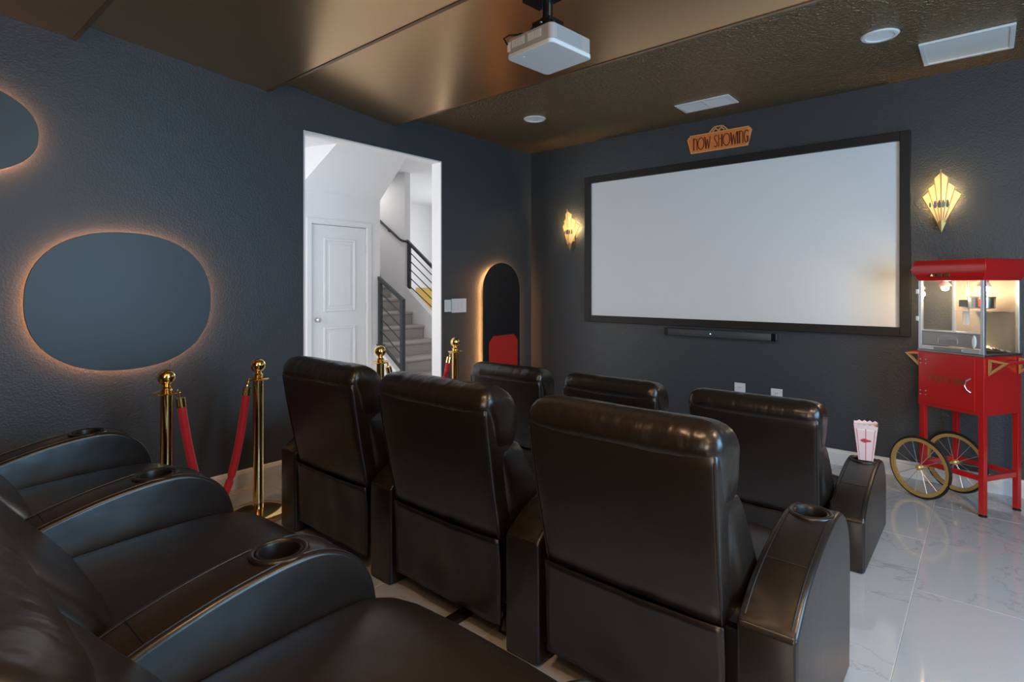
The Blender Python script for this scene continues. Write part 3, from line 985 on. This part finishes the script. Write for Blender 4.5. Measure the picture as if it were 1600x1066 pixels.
def smoothprof(p, n=4):
    out = []
    m = len(p)
    for i in range(m - 1):
        a, b, c, d = p[max(i - 1, 0)], p[i], p[i + 1], p[min(i + 2, m - 1)]
        for k in range(n):
            t = k / n
            out.append(tuple(0.5 * (2 * b[j] + (c[j] - a[j]) * t + (2 * a[j] - 5 * b[j] + 4 * c[j] - d[j]) * t * t + (-a[j] + 3 * b[j] - 3 * c[j] + d[j]) * t ** 3) for j in (0, 1)))
    out.append(p[-1])
    return out


def bake(o):
    dg = bpy.context.evaluated_depsgraph_get()
    dg.update()
    me = bpy.data.meshes.new_from_object(o.evaluated_get(dg))
    o.modifiers.clear()
    o.data = me
    return o


def make_row_meshes(dz, rec=0.0, shy=0.0):
    R = {}
    ext = 0.04 if rec else 0.0
    up = 0.012 if rec else 0.0
    # arm ------------------------------------------------------------
    top = [(y, z + dz) for y, z in smoothprof(ARMPROF)]
    bm = bmesh.new()
    prism(bm, [(0, 0.004)] + top + [(0.712, 0.2 + dz * 0.5), (0.705, 0.004)], -ARM / 2, ARM / 2, 'x')
    arm = obj('arm', bm, 'leather', None, bevel=0.016, seg=4, angle=60)
    bm = bmesh.new()
    zc = 0.585 + dz
    lathe(bm, [(0.0455, zc - 0.085), (0.0455, zc + 0.08)], 40, Matrix.Translation((0, CUPY, 0)))
    cut = obj('cutter', bm, 'black_plastic', None)
    bo = arm.modifiers.new('cup', 'BOOLEAN')
    bo.operation, bo.object, bo.solver = 'DIFFERENCE', cut, 'EXACT'
    bake(arm)
    arm.data.shade_smooth()
    arm.data.set_sharp_from_angle(angle=math.radians(50))
    bpy.data.objects.remove(cut)
    R['arm'] = arm
    bm = bmesh.new()
    n = 36
    rad = [(0.0445, -0.078), (0.0445, -0.003), (0.046, 0.0015), (0.0485, 0.003), (0.0515, 0.0015), (0.053, -0.003), (0.053, -0.008)]
    lathe(bm, [(0, -0.078)] + rad, n, Matrix.Translation((0, CUPY, zc - 0.0005)), False)
    R['cup'] = obj('cup_holder', bm, 'cup_plastic', None)
    bm = bmesh.new()
    tube(bm, [(0.060 * math.cos(2 * PI * i / 40), CUPY + 0.060 * math.sin(2 * PI * i / 40), zc - 0.0035) for i in range(40)], 0.0075, 10, True)
    R['collar'] = obj('cup_collar', bm, 'leather', None)
    for sd in (-1, 1):
        bm = bmesh.new()
        tube(bm, [(sd * (ARM / 2 - 0.017), y, z + 0.0005) for y, z in top[2:]], 0.0022, 6)
        R['piping%d' % sd] = obj('piping', bm, 'seam', None)
    i = min(range(len(top)), key=lambda q: abs(top[q][0] - 0.20))
    bm = bmesh.new()
    tube(bm, [(-ARM / 2 + 0.015, top[i][0], top[i][1]), (0, top[i][0], top[i][1] + 0.0008), (ARM / 2 - 0.015, top[i][0], top[i][1])], 0.002, 6)
    R['cross'] = obj('cross_seam', bm, 'seam', None)
    # seat ------------------------------------------------------------
    bm = bmesh.new()
    sp = [(0.10, 0.11), (0.10, 0.405), (0.13, 0.425), (0.25, 0.432), (0.45, 0.440), (0.58, 0.438), (0.665, 0.425), (0.72, 0.395), (0.748, 0.35), (0.756, 0.28), (0.752, 0.11)]
    sp = [(y, max(0.02, z + dz)) if i not in (0, 10) else (y, 0.10) for i, (y, z) in enumerate(sp)]
    sp = [(y + (ext if y > 0.5 else 0), z + (up if z > 0.2 else 0)) for y, z in sp]
    spf = smoothprof(sp[1:-1], 3)
    prof = [sp[0]] + spf + [sp[-1]]
    xs_ = [-0.331, -0.327, -0.315, -0.29, -0.22, -0.11, 0, 0.11, 0.22, 0.29, 0.315, 0.327, 0.331]
    rows = []
    for xq in xs_:
        e = (abs(xq) / 0.331) ** 6
        rows.append([bm.verts.new((xq, y - 0.012 * e * (1 if y > 0.5 else 0), z - (0.022 * e if z > 0.2 else 0) + 0.006 * (1 - (xq / 0.331) ** 2) * (1 if z > 0.2 else 0))) for y, z in prof])
    k = len(prof)
    for a, b in zip(rows, rows[1:]):
        for j in range(k):
            bm.faces.new((a[j], b[j], b[(j + 1) % k], a[(j + 1) % k]))
    bm.faces.new(rows[0]); bm.faces.new(rows[-1][::-1])
    R['seat'] = obj('seat_cushion', bm, 'leather', None, angle=50)
    # back ------------------------------------------------------------
    bm = bmesh.new()
    sh = lambda z: 0.004 - 0.092 * (z - 0.385) / 0.48
    secs = [(0.378, 0.03, 0.10, 0.285)]
    for z in (0.383, 0.395, 0.45, 0.55, 0.65, 0.75, 0.83, 0.872, 0.885):
        b = 0.006 * math.sin((z - 0.38) / 0.5 * PI)
        secs.append((z, sh(z) - b + (0.012 if z in (0.383, 0.885) else 0), sh(z) + 0.125, 0.300 + 0.014 * (z - 0.38) / 0.5 - (0.008 if z in (0.383, 0.885) else 0), 12))
    loft(bm, [(s[0] + dz,) + s[1:] for s in secs], 56, 12)
    R['shell'] = obj('back_shell', bm, 'leather', None, angle=55)
    for sd in (-1, 1):
        bm = bmesh.new()
        tube(bm, [(sd * (0.2935 + 0.014 * (z - 0.38) / 0.5), sh(z) - 0.006 * math.sin((z - 0.38) / 0.5 * PI) + 0.006, z + dz) for z in [0.39 + 0.047 * q for q in range(11)]], 0.0032, 6)
        R['backseam%d' % sd] = obj('side_piping', bm, 'seam', None)
    bm = bmesh.new()
    hs = [(0.70, -0.02, 0.06, 0.285), (0.705, -0.035, 0.085, 0.30), (0.74, -0.045, 0.108, 0.312), (0.79, -0.060, 0.116, 0.318), (0.835, -0.074, 0.114, 0.321), (0.862, -0.089, 0.110, 0.323), (0.872, -0.097, 0.106, 0.324),
          (0.89, -0.099, 0.098, 0.323), (0.908, -0.095, 0.086, 0.321), (0.924, -0.086, 0.070, 0.316), (0.938, -0.072, 0.050, 0.306), (0.949, -0.054, 0.028, 0.290), (0.955, -0.034, 0.006, 0.262), (0.957, -0.024, -0.006, 0.22)]
    loft(bm, [(s[0] + dz,) + s[1:] for s in hs], 72, 6.0, 0.0045, 3 + dz * 40)
    R['head'] = obj('headrest', bm, 'leather_pillow', None, angle=75)
    bm = bmesh.new()
    ls = [(0.415, 0.06, 0.20, 0.28), (0.42, 0.04, 0.27, 0.305), (0.45, 0.03, 0.298, 0.318), (0.49, 0.02, 0.292, 0.322), (0.54, 0.01, 0.262, 0.322), (0.59, 0.0, 0.228, 0.321), (0.64, -0.01, 0.196, 0.318), (0.69, -0.02, 0.166, 0.314), (0.72, -0.02, 0.142, 0.308), (0.735, -0.01, 0.11, 0.295)]
    loft(bm, [(s[0] + dz,) + s[1:] for s in ls], 60, 5.0, 0.003, 11)
    R['lumbar'] = obj('lumbar_cushion', bm, 'leather', None, angle=75)
    for key in ('shell', 'head', 'lumbar', 'backseam1', 'backseam-1'):
        mt_ = Matrix.Translation((0, 0.1 + shy, 0.45 + dz)) @ Matrix.Rotation(rec, 4, 'X') @ Matrix.Translation((0, -0.1, -0.45 - dz))
        R[key].data.transform(mt_)
    # rear flap ---------------------------------------------------------
    bm = bmesh.new()
    nx, nz = 24, 14
    ztop, zbot = 0.392 + dz, max(0.05, 0.075 + dz)
    g = []
    for j in range(nz + 1):
        f = j / nz
        g.append([])
        for i in range(nx + 1):
            s = i / nx * 2 - 1
            z = ztop + (zbot - ztop) * f
            z += -0.006 * (1 - s * s) * (1 - f)
            if f > 0.9:
                z += 0.012 * noise.noise(Vector((s * 2.2, 4, 0)))
            y = -0.004 + 0.016 * math.sin(f * PI * 0.9) * (0.6 + 0.4 * noise.noise(Vector((s * 1.7, f * 2.2, 2)))) + 0.012 * f + 0.008 * noise.noise(Vector((s * 2.5, f * 1.5, 7)))
            g[-1].append(bm.verts.new((s * 0.302, y, z)))
    for j in range(nz):
        for i in range(nx):
            bm.faces.new((g[j][i], g[j][i + 1], g[j + 1][i + 1], g[j + 1][i]))
    fl = obj('rear_flap', bm, 'leather', None, angle=75)
    so = fl.modifiers.new('thick', 'SOLIDIFY')
    so.thickness, so.offset = 0.006, 0
    R['flap'] = fl
    bm = bmesh.new()
    box(bm, (-0.318, 0.07, max(0.04, 0.12 + dz)), (0.318, 0.66, max(0.2, 0.36 + dz)))
    R['base'] = obj('seat_base', bm, 'seam', None, bevel=0.006)
    return R


def build_row(y0, dz, sx, labels, group, rec=0.0, shy=0.0):
    R = make_row_meshes(dz, rec, shy)
    used = set()

    def part(key, parent, loc=(0, 0, 0)):
        o = R[key]
        if key in used:
            o = o.copy()
            C.objects.link(o)
        used.add(key)
        o.parent = parent
        o.location = loc
        return o
    for i, lab in enumerate(labels):
        cx = -0.44 + sx - PITCH * (2 - i) - PITCH / 2
        t = thing('recliner', lab, 'recliner', (cx, y0, 0), 0, group)
        for key in ('base', 'seat', 'flap', 'shell', 'lumbar', 'head'):
            pk = part(key, t)
            if key == 'shell':
                part('backseam1', pk)
                part('backseam-1', pk)
        for ax in ([-PITCH / 2, PITCH / 2] if i == 0 else [PITCH / 2]):
            a = part('arm', t, (ax, 0, 0))
            for key in ('piping1', 'piping-1', 'cross'):
                part(key, a)
            part('cup', a)
            part('collar', a)


build_row(0.155, 0.12, 0.0, ['dark leather recliner in the nearest row beside the left wall', 'dark leather recliner in the nearest row, second from the left wall', 'dark leather recliner in the nearest row, its seat filling the bottom edge'], 'recliners in the nearest row', math.radians(6), -0.08)
build_row(1.53, 0.0, 0.0, ['black leather recliner in the middle row, seen before the doorway', 'black leather recliner at the centre of the middle row', 'largest black leather recliner, right end of the middle row with empty cup holder'], 'recliners in the middle row')
build_row(2.985, -0.185, -0.065, ['black leather recliner in the front row before the corner panel', 'black leather recliner at the centre of the front row', 'black leather recliner at the right end of the front row holding the popcorn box'], 'recliners in the front row')

# board and cable on the floor between the rows
tag(B('cable_cover', (-1.625, 1.06, 0.0), (-1.575, 1.98, 0.022), 'brown_wood', None, 0.004), 'dark brown strip on the floor under the central recliner', 'cable cover')
bm = bmesh.new()
pl = [(-1.50, 1.75, 0.006), (-1.46, 1.66, 0.006), (-1.42, 1.60, 0.006), (-1.36, 1.60, 0.006), (-1.335, 1.63, 0.006), (-1.345, 1.72, 0.006), (-1.36, 1.85, 0.006)]
tube(bm, pl, 0.0055, 8)
tag(obj('power_cable', bm, 'rubber', None), 'black cable lying on the floor under the middle row', 'cable')

# ------------------------------------------------------------------ popcorn box on the front row arm
bx_, by_, bz_ = -0.495, 2.985 + CUPY, 0.405
pb = thing('popcorn_box', 'pink striped popcorn box standing in the front row cup holder', 'popcorn box', (bx_, by_, bz_), math.radians(8))
bm = bmesh.new()
h, wb, wt = 0.19, 0.033, 0.054
ns = 9
rows = []
for j, f in enumerate((0, 0.35, 0.7, 0.9, 1.0)):
    w = wb + (wt - wb) * f
    ring = []
    for side in range(4):
        for i in range(ns):
            s = -1 + 2 * i / ns
            x, y = {0: (s, -1), 1: (1, s), 2: (-s, 1), 3: (-1, -s)}[side]
            z = h * f
            if f == 1.0:
                z += 0.007 * (1 if i % 2 else -1) * 0.6
            ring.append(bm.verts.new((x * w, y * w, z)))
    rows.append(ring)
n = len(rows[0])
for a, b in zip(rows, rows[1:]):
    for i in range(n):
        bm.faces.new((a[i], a[(i + 1) % n], b[(i + 1) % n], b[i]))
bm.faces.new(rows[0][::-1])
card = obj('card_box', bm, 'pink', pb, smooth=False)
for side in range(2):
    rm = Matrix.Rotation(side * PI / 2, 4, 'Z')
    for s, wd in ((-0.80, 0.025), (0.0, 0.03), (0.80, 0.025)):
        bm = bmesh.new()
        def q(u, f):
            w = wb + (wt - wb) * f
            return rm @ Vector((u * w, -w - 0.0008, h * f))
        vs = [bm.verts.new(q(s - wd, 0.0)), bm.verts.new(q(s + wd, 0.0)), bm.verts.new(q(s + wd, 0.88)), bm.verts.new(q(s - wd, 0.88))]
        bm.faces.new(vs)
        obj('stripe', bm, 'redprint', card, smooth=False)
    bm = bmesh.new()
    vs = []
    for a in range(20):
        t = 2 * PI * a / 20
        rr = 0.42 + 0.08 * math.cos(2 * t)
        f = 0.56 + 0.05 * math.sin(t) * (1 + 0.25 * math.cos(3 * t))
        w = wb + (wt - wb) * f
        vs.append(bm.verts.new(rm @ Vector((rr * 1.1 * math.cos(t) * w, -w - 0.0014, h * f))))
    bm.faces.new(vs)
    obj('emblem', bm, 'redprint', card, smooth=False)
bm = bmesh.new()
w = wt * 0.955
box(bm, (-w, -w, h * 0.80), (w, w, h * 0.93))
obj('popcorn_fill', bm, 'cream', pb, bevel=0.01)

# ------------------------------------------------------------------ popcorn cart
CW, CD = 0.372, 0.325
cart = thing('popcorn_cart', 'red popcorn cart with a lit glass cabinet and spoked gold wheels', 'popcorn cart', (-0.02, 4.172, 0), math.radians(-31))
# local axes: +x to the right end of the visible front face, origin at the front right leg; +y to the wall
zB, zG, zR, zT = 0.575, 0.925, 1.352, 1.478
X0, X1, Y0, Y1 = -CW, 0.0, 0.0, CD
B('cabinet', (X0, Y0, zB), (X1, Y1, zG - 0.012), 'red', cart, 0.003)
dr = B('cabinet_door', (X0 + 0.006, -0.006, zB + 0.02), (X1 - 0.045, -0.0005, zG - 0.02), 'red', cart, 0.002)
bm = bmesh.new()
stroke_bm(bm, 'POPCORN', [0.026] * 7, X0 + 0.07, 0.735, 0.036, 0.005, 0.005, -0.0062, 0.0008)
obj('lettering', bm, 'olive', dr, smooth=False)
bm = bmesh.new()
tube(bm, [(X1 - 0.066, -0.006, 0.70), (X1 - 0.082, -0.016, 0.715), (X1 - 0.09, -0.02, 0.742), (X1 - 0.082, -0.016, 0.769), (X1 - 0.066, -0.006, 0.784)], 0.005, 8)
obj('door_handle', bm, 'steel', dr)
for z in (0.655, 0.85):
    for dx in (0.018, 0.05):
        for dzv in (-0.012, 0.012):
            bm = bmesh.new()
            lathe(bm, [(0, 0.002), (0.004, 0.0015), (0.0045, 0)], 10, Matrix.Translation((X0 + dx, -0.006, z + dzv)) @ Matrix.Rotation(PI / 2, 4, 'X'))
            obj('hinge_screw', bm, 'steel', dr)
B('tray', (X0 - 0.004, Y0 - 0.004, zG - 0.012), (X1 + 0.004, Y1 + 0.004, zG), 'dark_steel', cart, 0.002)
# glass cabinet posts and panes
pw = 0.020
for nm, px, py in (('corner_post', X0, Y0), ('corner_post', X1 - pw, Y0), ('corner_post', X0, Y1 - pw), ('corner_post', X1 - pw, Y1 - pw)):
    B(nm, (px, py, zG), (px + pw, py + pw, zR + 0.002), 'alu', cart, 0.002)
kick = zG + 0.125
gd = B('glass_door', (X0 + pw, Y0 + 0.006, kick), (X1 - pw, Y0 + 0.010, zR), 'glass', cart)
B('door_rail', (X0 + pw, Y0 + 0.002, kick - 0.012), (X1 - pw, Y0 + 0.014, kick), 'alu', gd, 0.002)
for z in (1.10, 1.27):
    B('hinge', (X0 - 0.012, Y0 - 0.006, z), (X0 + 0.004, Y0 + 0.006, z + 0.03), 'steel', gd, 0.002)
B('glass_pane', (X1 - 0.010, Y0 + pw, zG), (X1 - 0.006, Y1 - pw, zR), 'glass', cart)
B('glass_pane', (X0 + 0.006, Y0 + pw, zG), (X0 + 0.010, Y1 - pw, zR), 'glass', cart)
B('back_plate', (X0 + pw, Y1 - 0.012, zG), (X1 - pw, Y1 - 0.008, zR), 'warm_steel', cart)
kp = B('kick_panel', (X0 + pw, Y0 + 0.001, zG + 0.032), (X1 - pw, Y0 + 0.009, kick - 0.012), 'dark_steel', cart, 0.002)
# engraved emblem: an arched scroll over two bars
bm = bmesh.new()
ec = (X0 + X1) / 2 - 0.01
for rx, rz, zz in ((0.055, 0.020, zG + 0.078), (0.045, 0.014, zG + 0.078), (0.058, 0.016, zG + 0.066)):
    pl = [(ec + a, 0.0004, b) for a, b in arc_pts(0, zz, rx, rz, 0, PI, 12)]
    tube(bm, pl, 0.0012, 5)
for dx in (-0.055, 0.055):
    tube(bm, [(ec + dx, 0.0004, zG + 0.050), (ec + dx, 0.0004, zG + 0.080)], 0.0012, 5)
for zz in (0.050, 0.057, 0.064):
    tube(bm, [(ec - 0.055, 0.0004, zG + zz), (ec + 0.055, 0.0004, zG + zz)], 0.0012, 5)
obj('engraved_emblem', bm, 'alu', kp)
B('crumb_drawer', (X0 + pw, Y0 - 0.002, zG + 0.001), (X1 - pw, Y0 + 0.012, zG + 0.030), 'steel', cart, 0.002)
B('drawer_pull', (X0 + 0.10, Y0 - 0.012, zG + 0.006), (X1 - 0.11, Y0 - 0.002, zG + 0.022), 'dark_steel', cart, 0.003)
bm = bmesh.new()
lathe(bm, [(0, -0.001), (0.024, 0), (0.026, 0.004), (0.02, 0.008), (0, 0.008)], 18, Matrix.Translation((X1 - 0.05, 0.001, zG + 0.072)) @ Matrix.Rotation(PI / 2, 4, 'X') @ Matrix.Diagonal((0.45, 1.5, 1, 1)))
obj('door_pull', bm, 'white_plastic', gd)
# roof: flared crown
bm = bmesh.new()
ov = 0.030
def ring(o, z):
    return [bm.verts.new(p) for p in ((X0 - o, Y0 - o, z), (X1 + o, Y0 - o, z), (X1 + o, Y1 + o * 0.4, z), (X0 - o, Y1 + o * 0.4, z))]
rs = [ring(0.0, zR), ring(ov, zR + 0.066), ring(ov * 0.62, zT - 0.012), ring(ov * 0.45, zT)]
for a, b in zip(rs, rs[1:]):
    for i in range(4):
        bm.faces.new((a[i], a[(i + 1) % 4], b[(i + 1) % 4], b[i]))
bm.faces.new(rs[0][::-1]); bm.faces.new(rs[-1])
rf = obj('roof', bm, 'red', cart, bevel=0.003)
for i in range(3):
    sw = B('switch', (X0 + 0.085 + i * 0.042, -0.026, zR + 0.024), (X0 + 0.117 + i * 0.042, -0.006, zR + 0.046), 'rust', rf, 0.002)
    if i == 0:
        bm = bmesh.new()
        prism(bm, [(X0 + 0.093, zR + 0.028), (X0 + 0.109, zR + 0.028), (X0 + 0.101, zR + 0.042)], -0.027, -0.0262, 'y')
        obj('lit_symbol', bm, 'orange_lit', sw, smooth=False)
for dx in (0.03, 0.14, 0.26):
    bm = bmesh.new()
    lathe(bm, [(0, 0.004), (0.005, 0.003), (0.006, 0)], 8, Matrix.Translation((X0 + dx, Y0 + 0.02, zT)))
    obj('screw', bm, 'steel', rf)
# kettle with hanger, lamps, popcorn
kc = (-0.115, 0.17)
ket = None
bm = bmesh.new()
lathe(bm, [(0, 1.185), (0.058, 1.185), (0.064, 1.19), (0.066, 1.252), (0.070, 1.256), (0.060, 1.258), (0, 1.26)], 32, Matrix.Translation((kc[0], kc[1], 0)))
ket = obj('kettle', bm, 'steel', cart)
B('kettle_label', (kc[0] + 0.02, kc[1] - 0.068, 1.195), (kc[0] + 0.058, kc[1] - 0.05, 1.245), 'red_panel', ket, 0.004)
B('kettle_box', (kc[0] - 0.11, kc[1] - 0.03, 1.19), (kc[0] - 0.062, kc[1] + 0.03, 1.235), 'black_plastic', ket, 0.004)
bm = bmesh.new()
tube(bm, [(kc[0], kc[1], 1.26), (kc[0], kc[1], zR)], 0.008, 8)
tube(bm, [(kc[0] - 0.06, kc[1] - 0.03, 1.255), (kc[0] - 0.06, kc[1] - 0.03, zR)], 0.006, 8)
tube(bm, [(kc[0] + 0.05, kc[1] - 0.03, 1.255), (kc[0] + 0.05, kc[1] - 0.03, zR)], 0.005, 8)
obj('kettle_hanger', bm, 'alu', ket)
B('kettle_stand', (kc[0] - 0.095, kc[1] - 0.02, 1.08), (kc[0] - 0.065, kc[1] + 0.0, 1.19), 'white_plastic', ket, 0.004)
B('warm_deck', (X0 + 0.13, 0.12, 1.165), (X1 - 0.03, Y1 - 0.02, 1.170), 'steel', cart)
for lx, ly in ((-0.29, 0.12), (-0.06, 0.10)):
    bm = bmesh.new()
    lathe(bm, [(0.034, zR - 0.034), (0.030, zR - 0.022), (0.014, zR - 0.004), (0.014, zR)], 20, Matrix.Translation((lx, ly, 0)), False)
    lp = obj('lamp_shade', bm, 'white_plastic', cart)
    bm = bmesh.new()
    lathe(bm, [(0, zR - 0.062), (0.016, zR - 0.058), (0.022, zR - 0.044), (0.014, zR - 0.022), (0, zR - 0.02)], 18, Matrix.Translation((lx, ly, 0)))
    obj('bulb', bm, 'bulb', lp)
    d = bpy.data.lights.new('cart_lamp', 'POINT')
    d.energy, d.color, d.shadow_soft_size = 4.0, (1.0, 0.78, 0.46), 0.022
    o = bpy.data.objects.new('cart_lamp', d)
    C.objects.link(o)
    o.parent = cart
    o.location = (lx, ly, zR - 0.085)
bm = bmesh.new()
nx, ny = 26, 22
g = [[bm.verts.new((X0 + 0.03 + (CW - 0.06) * i / nx, 0.03 + (CD - 0.06) * j / ny, zG + 0.004 + max(0, 0.045 * math.exp(-(((i / nx - 0.8) / 0.3) ** 2 + ((j / ny - 0.3) / 0.4) ** 2)) + 0.02 * noise.noise(Vector((i * 0.8, j * 0.8, 1)))))) for i in range(nx + 1)] for j in range(ny + 1)]
for j in range(ny):
    for i in range(nx):
        bm.faces.new((g[j][i], g[j][i + 1], g[j + 1][i + 1], g[j + 1][i]))
po = obj('popcorn_heap', bm, 'popcorn', cart)
po['kind'] = 'stuff'
# legs, stretchers, feet
lw = 0.030
AX = 0.205
for px, py, z0 in ((X1 - lw, Y0, 0.012), (X1 - lw, Y1 - lw, 0.012), (X0 + 0.008, Y0, AX - 0.02), (X0 + 0.008, Y1 - lw, AX - 0.02)):
    lg = B('leg', (px, py, z0), (px + lw, py + lw, zB), 'red', cart, 0.002)
    if z0 < 0.1:
        bm = bmesh.new()
        lathe(bm, [(0, 0), (0.021, 0), (0.020, 0.006), (0.010, 0.012), (0, 0.012)], 18, Matrix.Translation((px + lw / 2, py + lw / 2, 0)))
        obj('foot', bm, 'rubber', lg)
zs = AX - 0.006
for lo, hi in (((X0 + 0.038, Y0 + 0.006, zs), (X1 - lw, Y0 + 0.024, zs + 0.03)), ((X0 + 0.038, Y1 - 0.024, zs), (X1 - lw, Y1 - 0.006, zs + 0.03)), ((X1 - 0.024, Y0 + lw, zs), (X1 - 0.006, Y1 - lw, zs + 0.03)), ((X0 + 0.014, Y0 + lw, zs), (X0 + 0.032, Y1 - lw, zs + 0.03))):
    B('stretcher', lo, hi, 'red', cart, 0.002)
WR = 0.192
wx = X0 + 0.040
bm = bmesh.new()
tube(bm, [(wx, -0.06, WR), (wx, CD + 0.03, WR)], 0.008, 10)
obj('axle', bm, 'satin_gold', cart)


def wheel(yc):
    bm = bmesh.new()
    tube(bm, [(wx + (WR - 0.009) * math.cos(2 * PI * i / 48), yc, WR + (WR - 0.009) * math.sin(2 * PI * i / 48)) for i in range(48)], 0.009, 8, True)
    ty = obj('wheel', bm, 'rubber', cart)
    bm = bmesh.new()
    r0, r1, hw = WR - 0.014, WR - 0.034, 0.011
    prof = [(r0, -hw), (r0, hw), (r1, hw * 0.8), (r1, -hw * 0.8)]
    rg = [[bm.verts.new((wx + r * math.cos(2 * PI * i / 48), yc + w, WR + r * math.sin(2 * PI * i / 48))) for r, w in prof] for i in range(48)]
    for i in range(48):
        A, Bq = rg[i], rg[(i + 1) % 48]
        for j in range(4):
            bm.faces.new((A[j], A[(j + 1) % 4], Bq[(j + 1) % 4], Bq[j]))
    obj('rim', bm, 'satin_gold', ty)
    bm = bmesh.new()
    lathe(bm, [(0, -0.022), (0.010, -0.022), (0.018, -0.012), (0.012, 0), (0.018, 0.012), (0.010, 0.022), (0, 0.022)], 16, Matrix.Translation((wx, yc, WR)) @ Matrix.Rotation(PI / 2, 4, 'X'))
    obj('hub', bm, 'satin_gold', ty)
    for i in range(14):
        a = 2 * PI * i / 14
        s = 0.011 if i % 2 else -0.011
        bm = bmesh.new()
        tube(bm, [(wx + 0.012 * math.cos(a), yc + s, WR + 0.012 * math.sin(a)), (wx + (r1 + 0.002) * math.cos(a + 0.06), yc, WR + (r1 + 0.002) * math.sin(a + 0.06))], 0.0017, 5)
        obj('spoke', bm, 'alu', ty)


wheel(-0.045)
wheel(CD - 0.05)


# push handles: gold brackets at both ends with a grip bar
def handle(xe, sgn):
    for y in (0.03, CD - 0.03):
        bm = bmesh.new()
        out = [(xe, 0.901), (xe, 0.806), (xe + sgn * 0.098, 0.890)]
        inn = [(xe + sgn * 0.012, 0.889), (xe + sgn * 0.012, 0.832), (xe + sgn * 0.074, 0.885)]
        vv = [[bm.verts.new((p[0], y + w, p[1])) for p in poly] for w in (-0.007, 0.007) for poly in (out, inn)]
        for q in range(3):
            r = (q + 1) % 3
            bm.faces.new((vv[0][q], vv[0][r], vv[1][r], vv[1][q]))
            bm.faces.new((vv[2][q], vv[3][q], vv[3][r], vv[2][r]))
            bm.faces.new((vv[0][q], vv[2][q], vv[2][r], vv[0][r]))
            bm.faces.new((vv[1][q], vv[1][r], vv[3][r], vv[3][q]))
        obj('handle_bracket', bm, 'satin_gold', cart)
    bm = bmesh.new()
    tube(bm, [(xe + sgn * 0.086, 0.037, 0.889), (xe + sgn * 0.086, CD - 0.037, 0.889)], 0.009, 12)
    obj('grip', bm, 'red', cart)


handle(X0 - 0.006, -1)
handle(X1 + 0.006, 1)
bm = bmesh.new()
tube(bm, [(X1 - 0.02, Y1 + 0.012, 0.62), (X1 - 0.02, Y1 + 0.02, 0.45), (X1 - 0.045, Y1 + 0.02, 0.32), (X1 - 0.035, Y1 + 0.018, 0.25), (X1 - 0.01, Y1 + 0.02, 0.27)], 0.005, 8)
obj('power_cord', bm, 'rubber', cart)
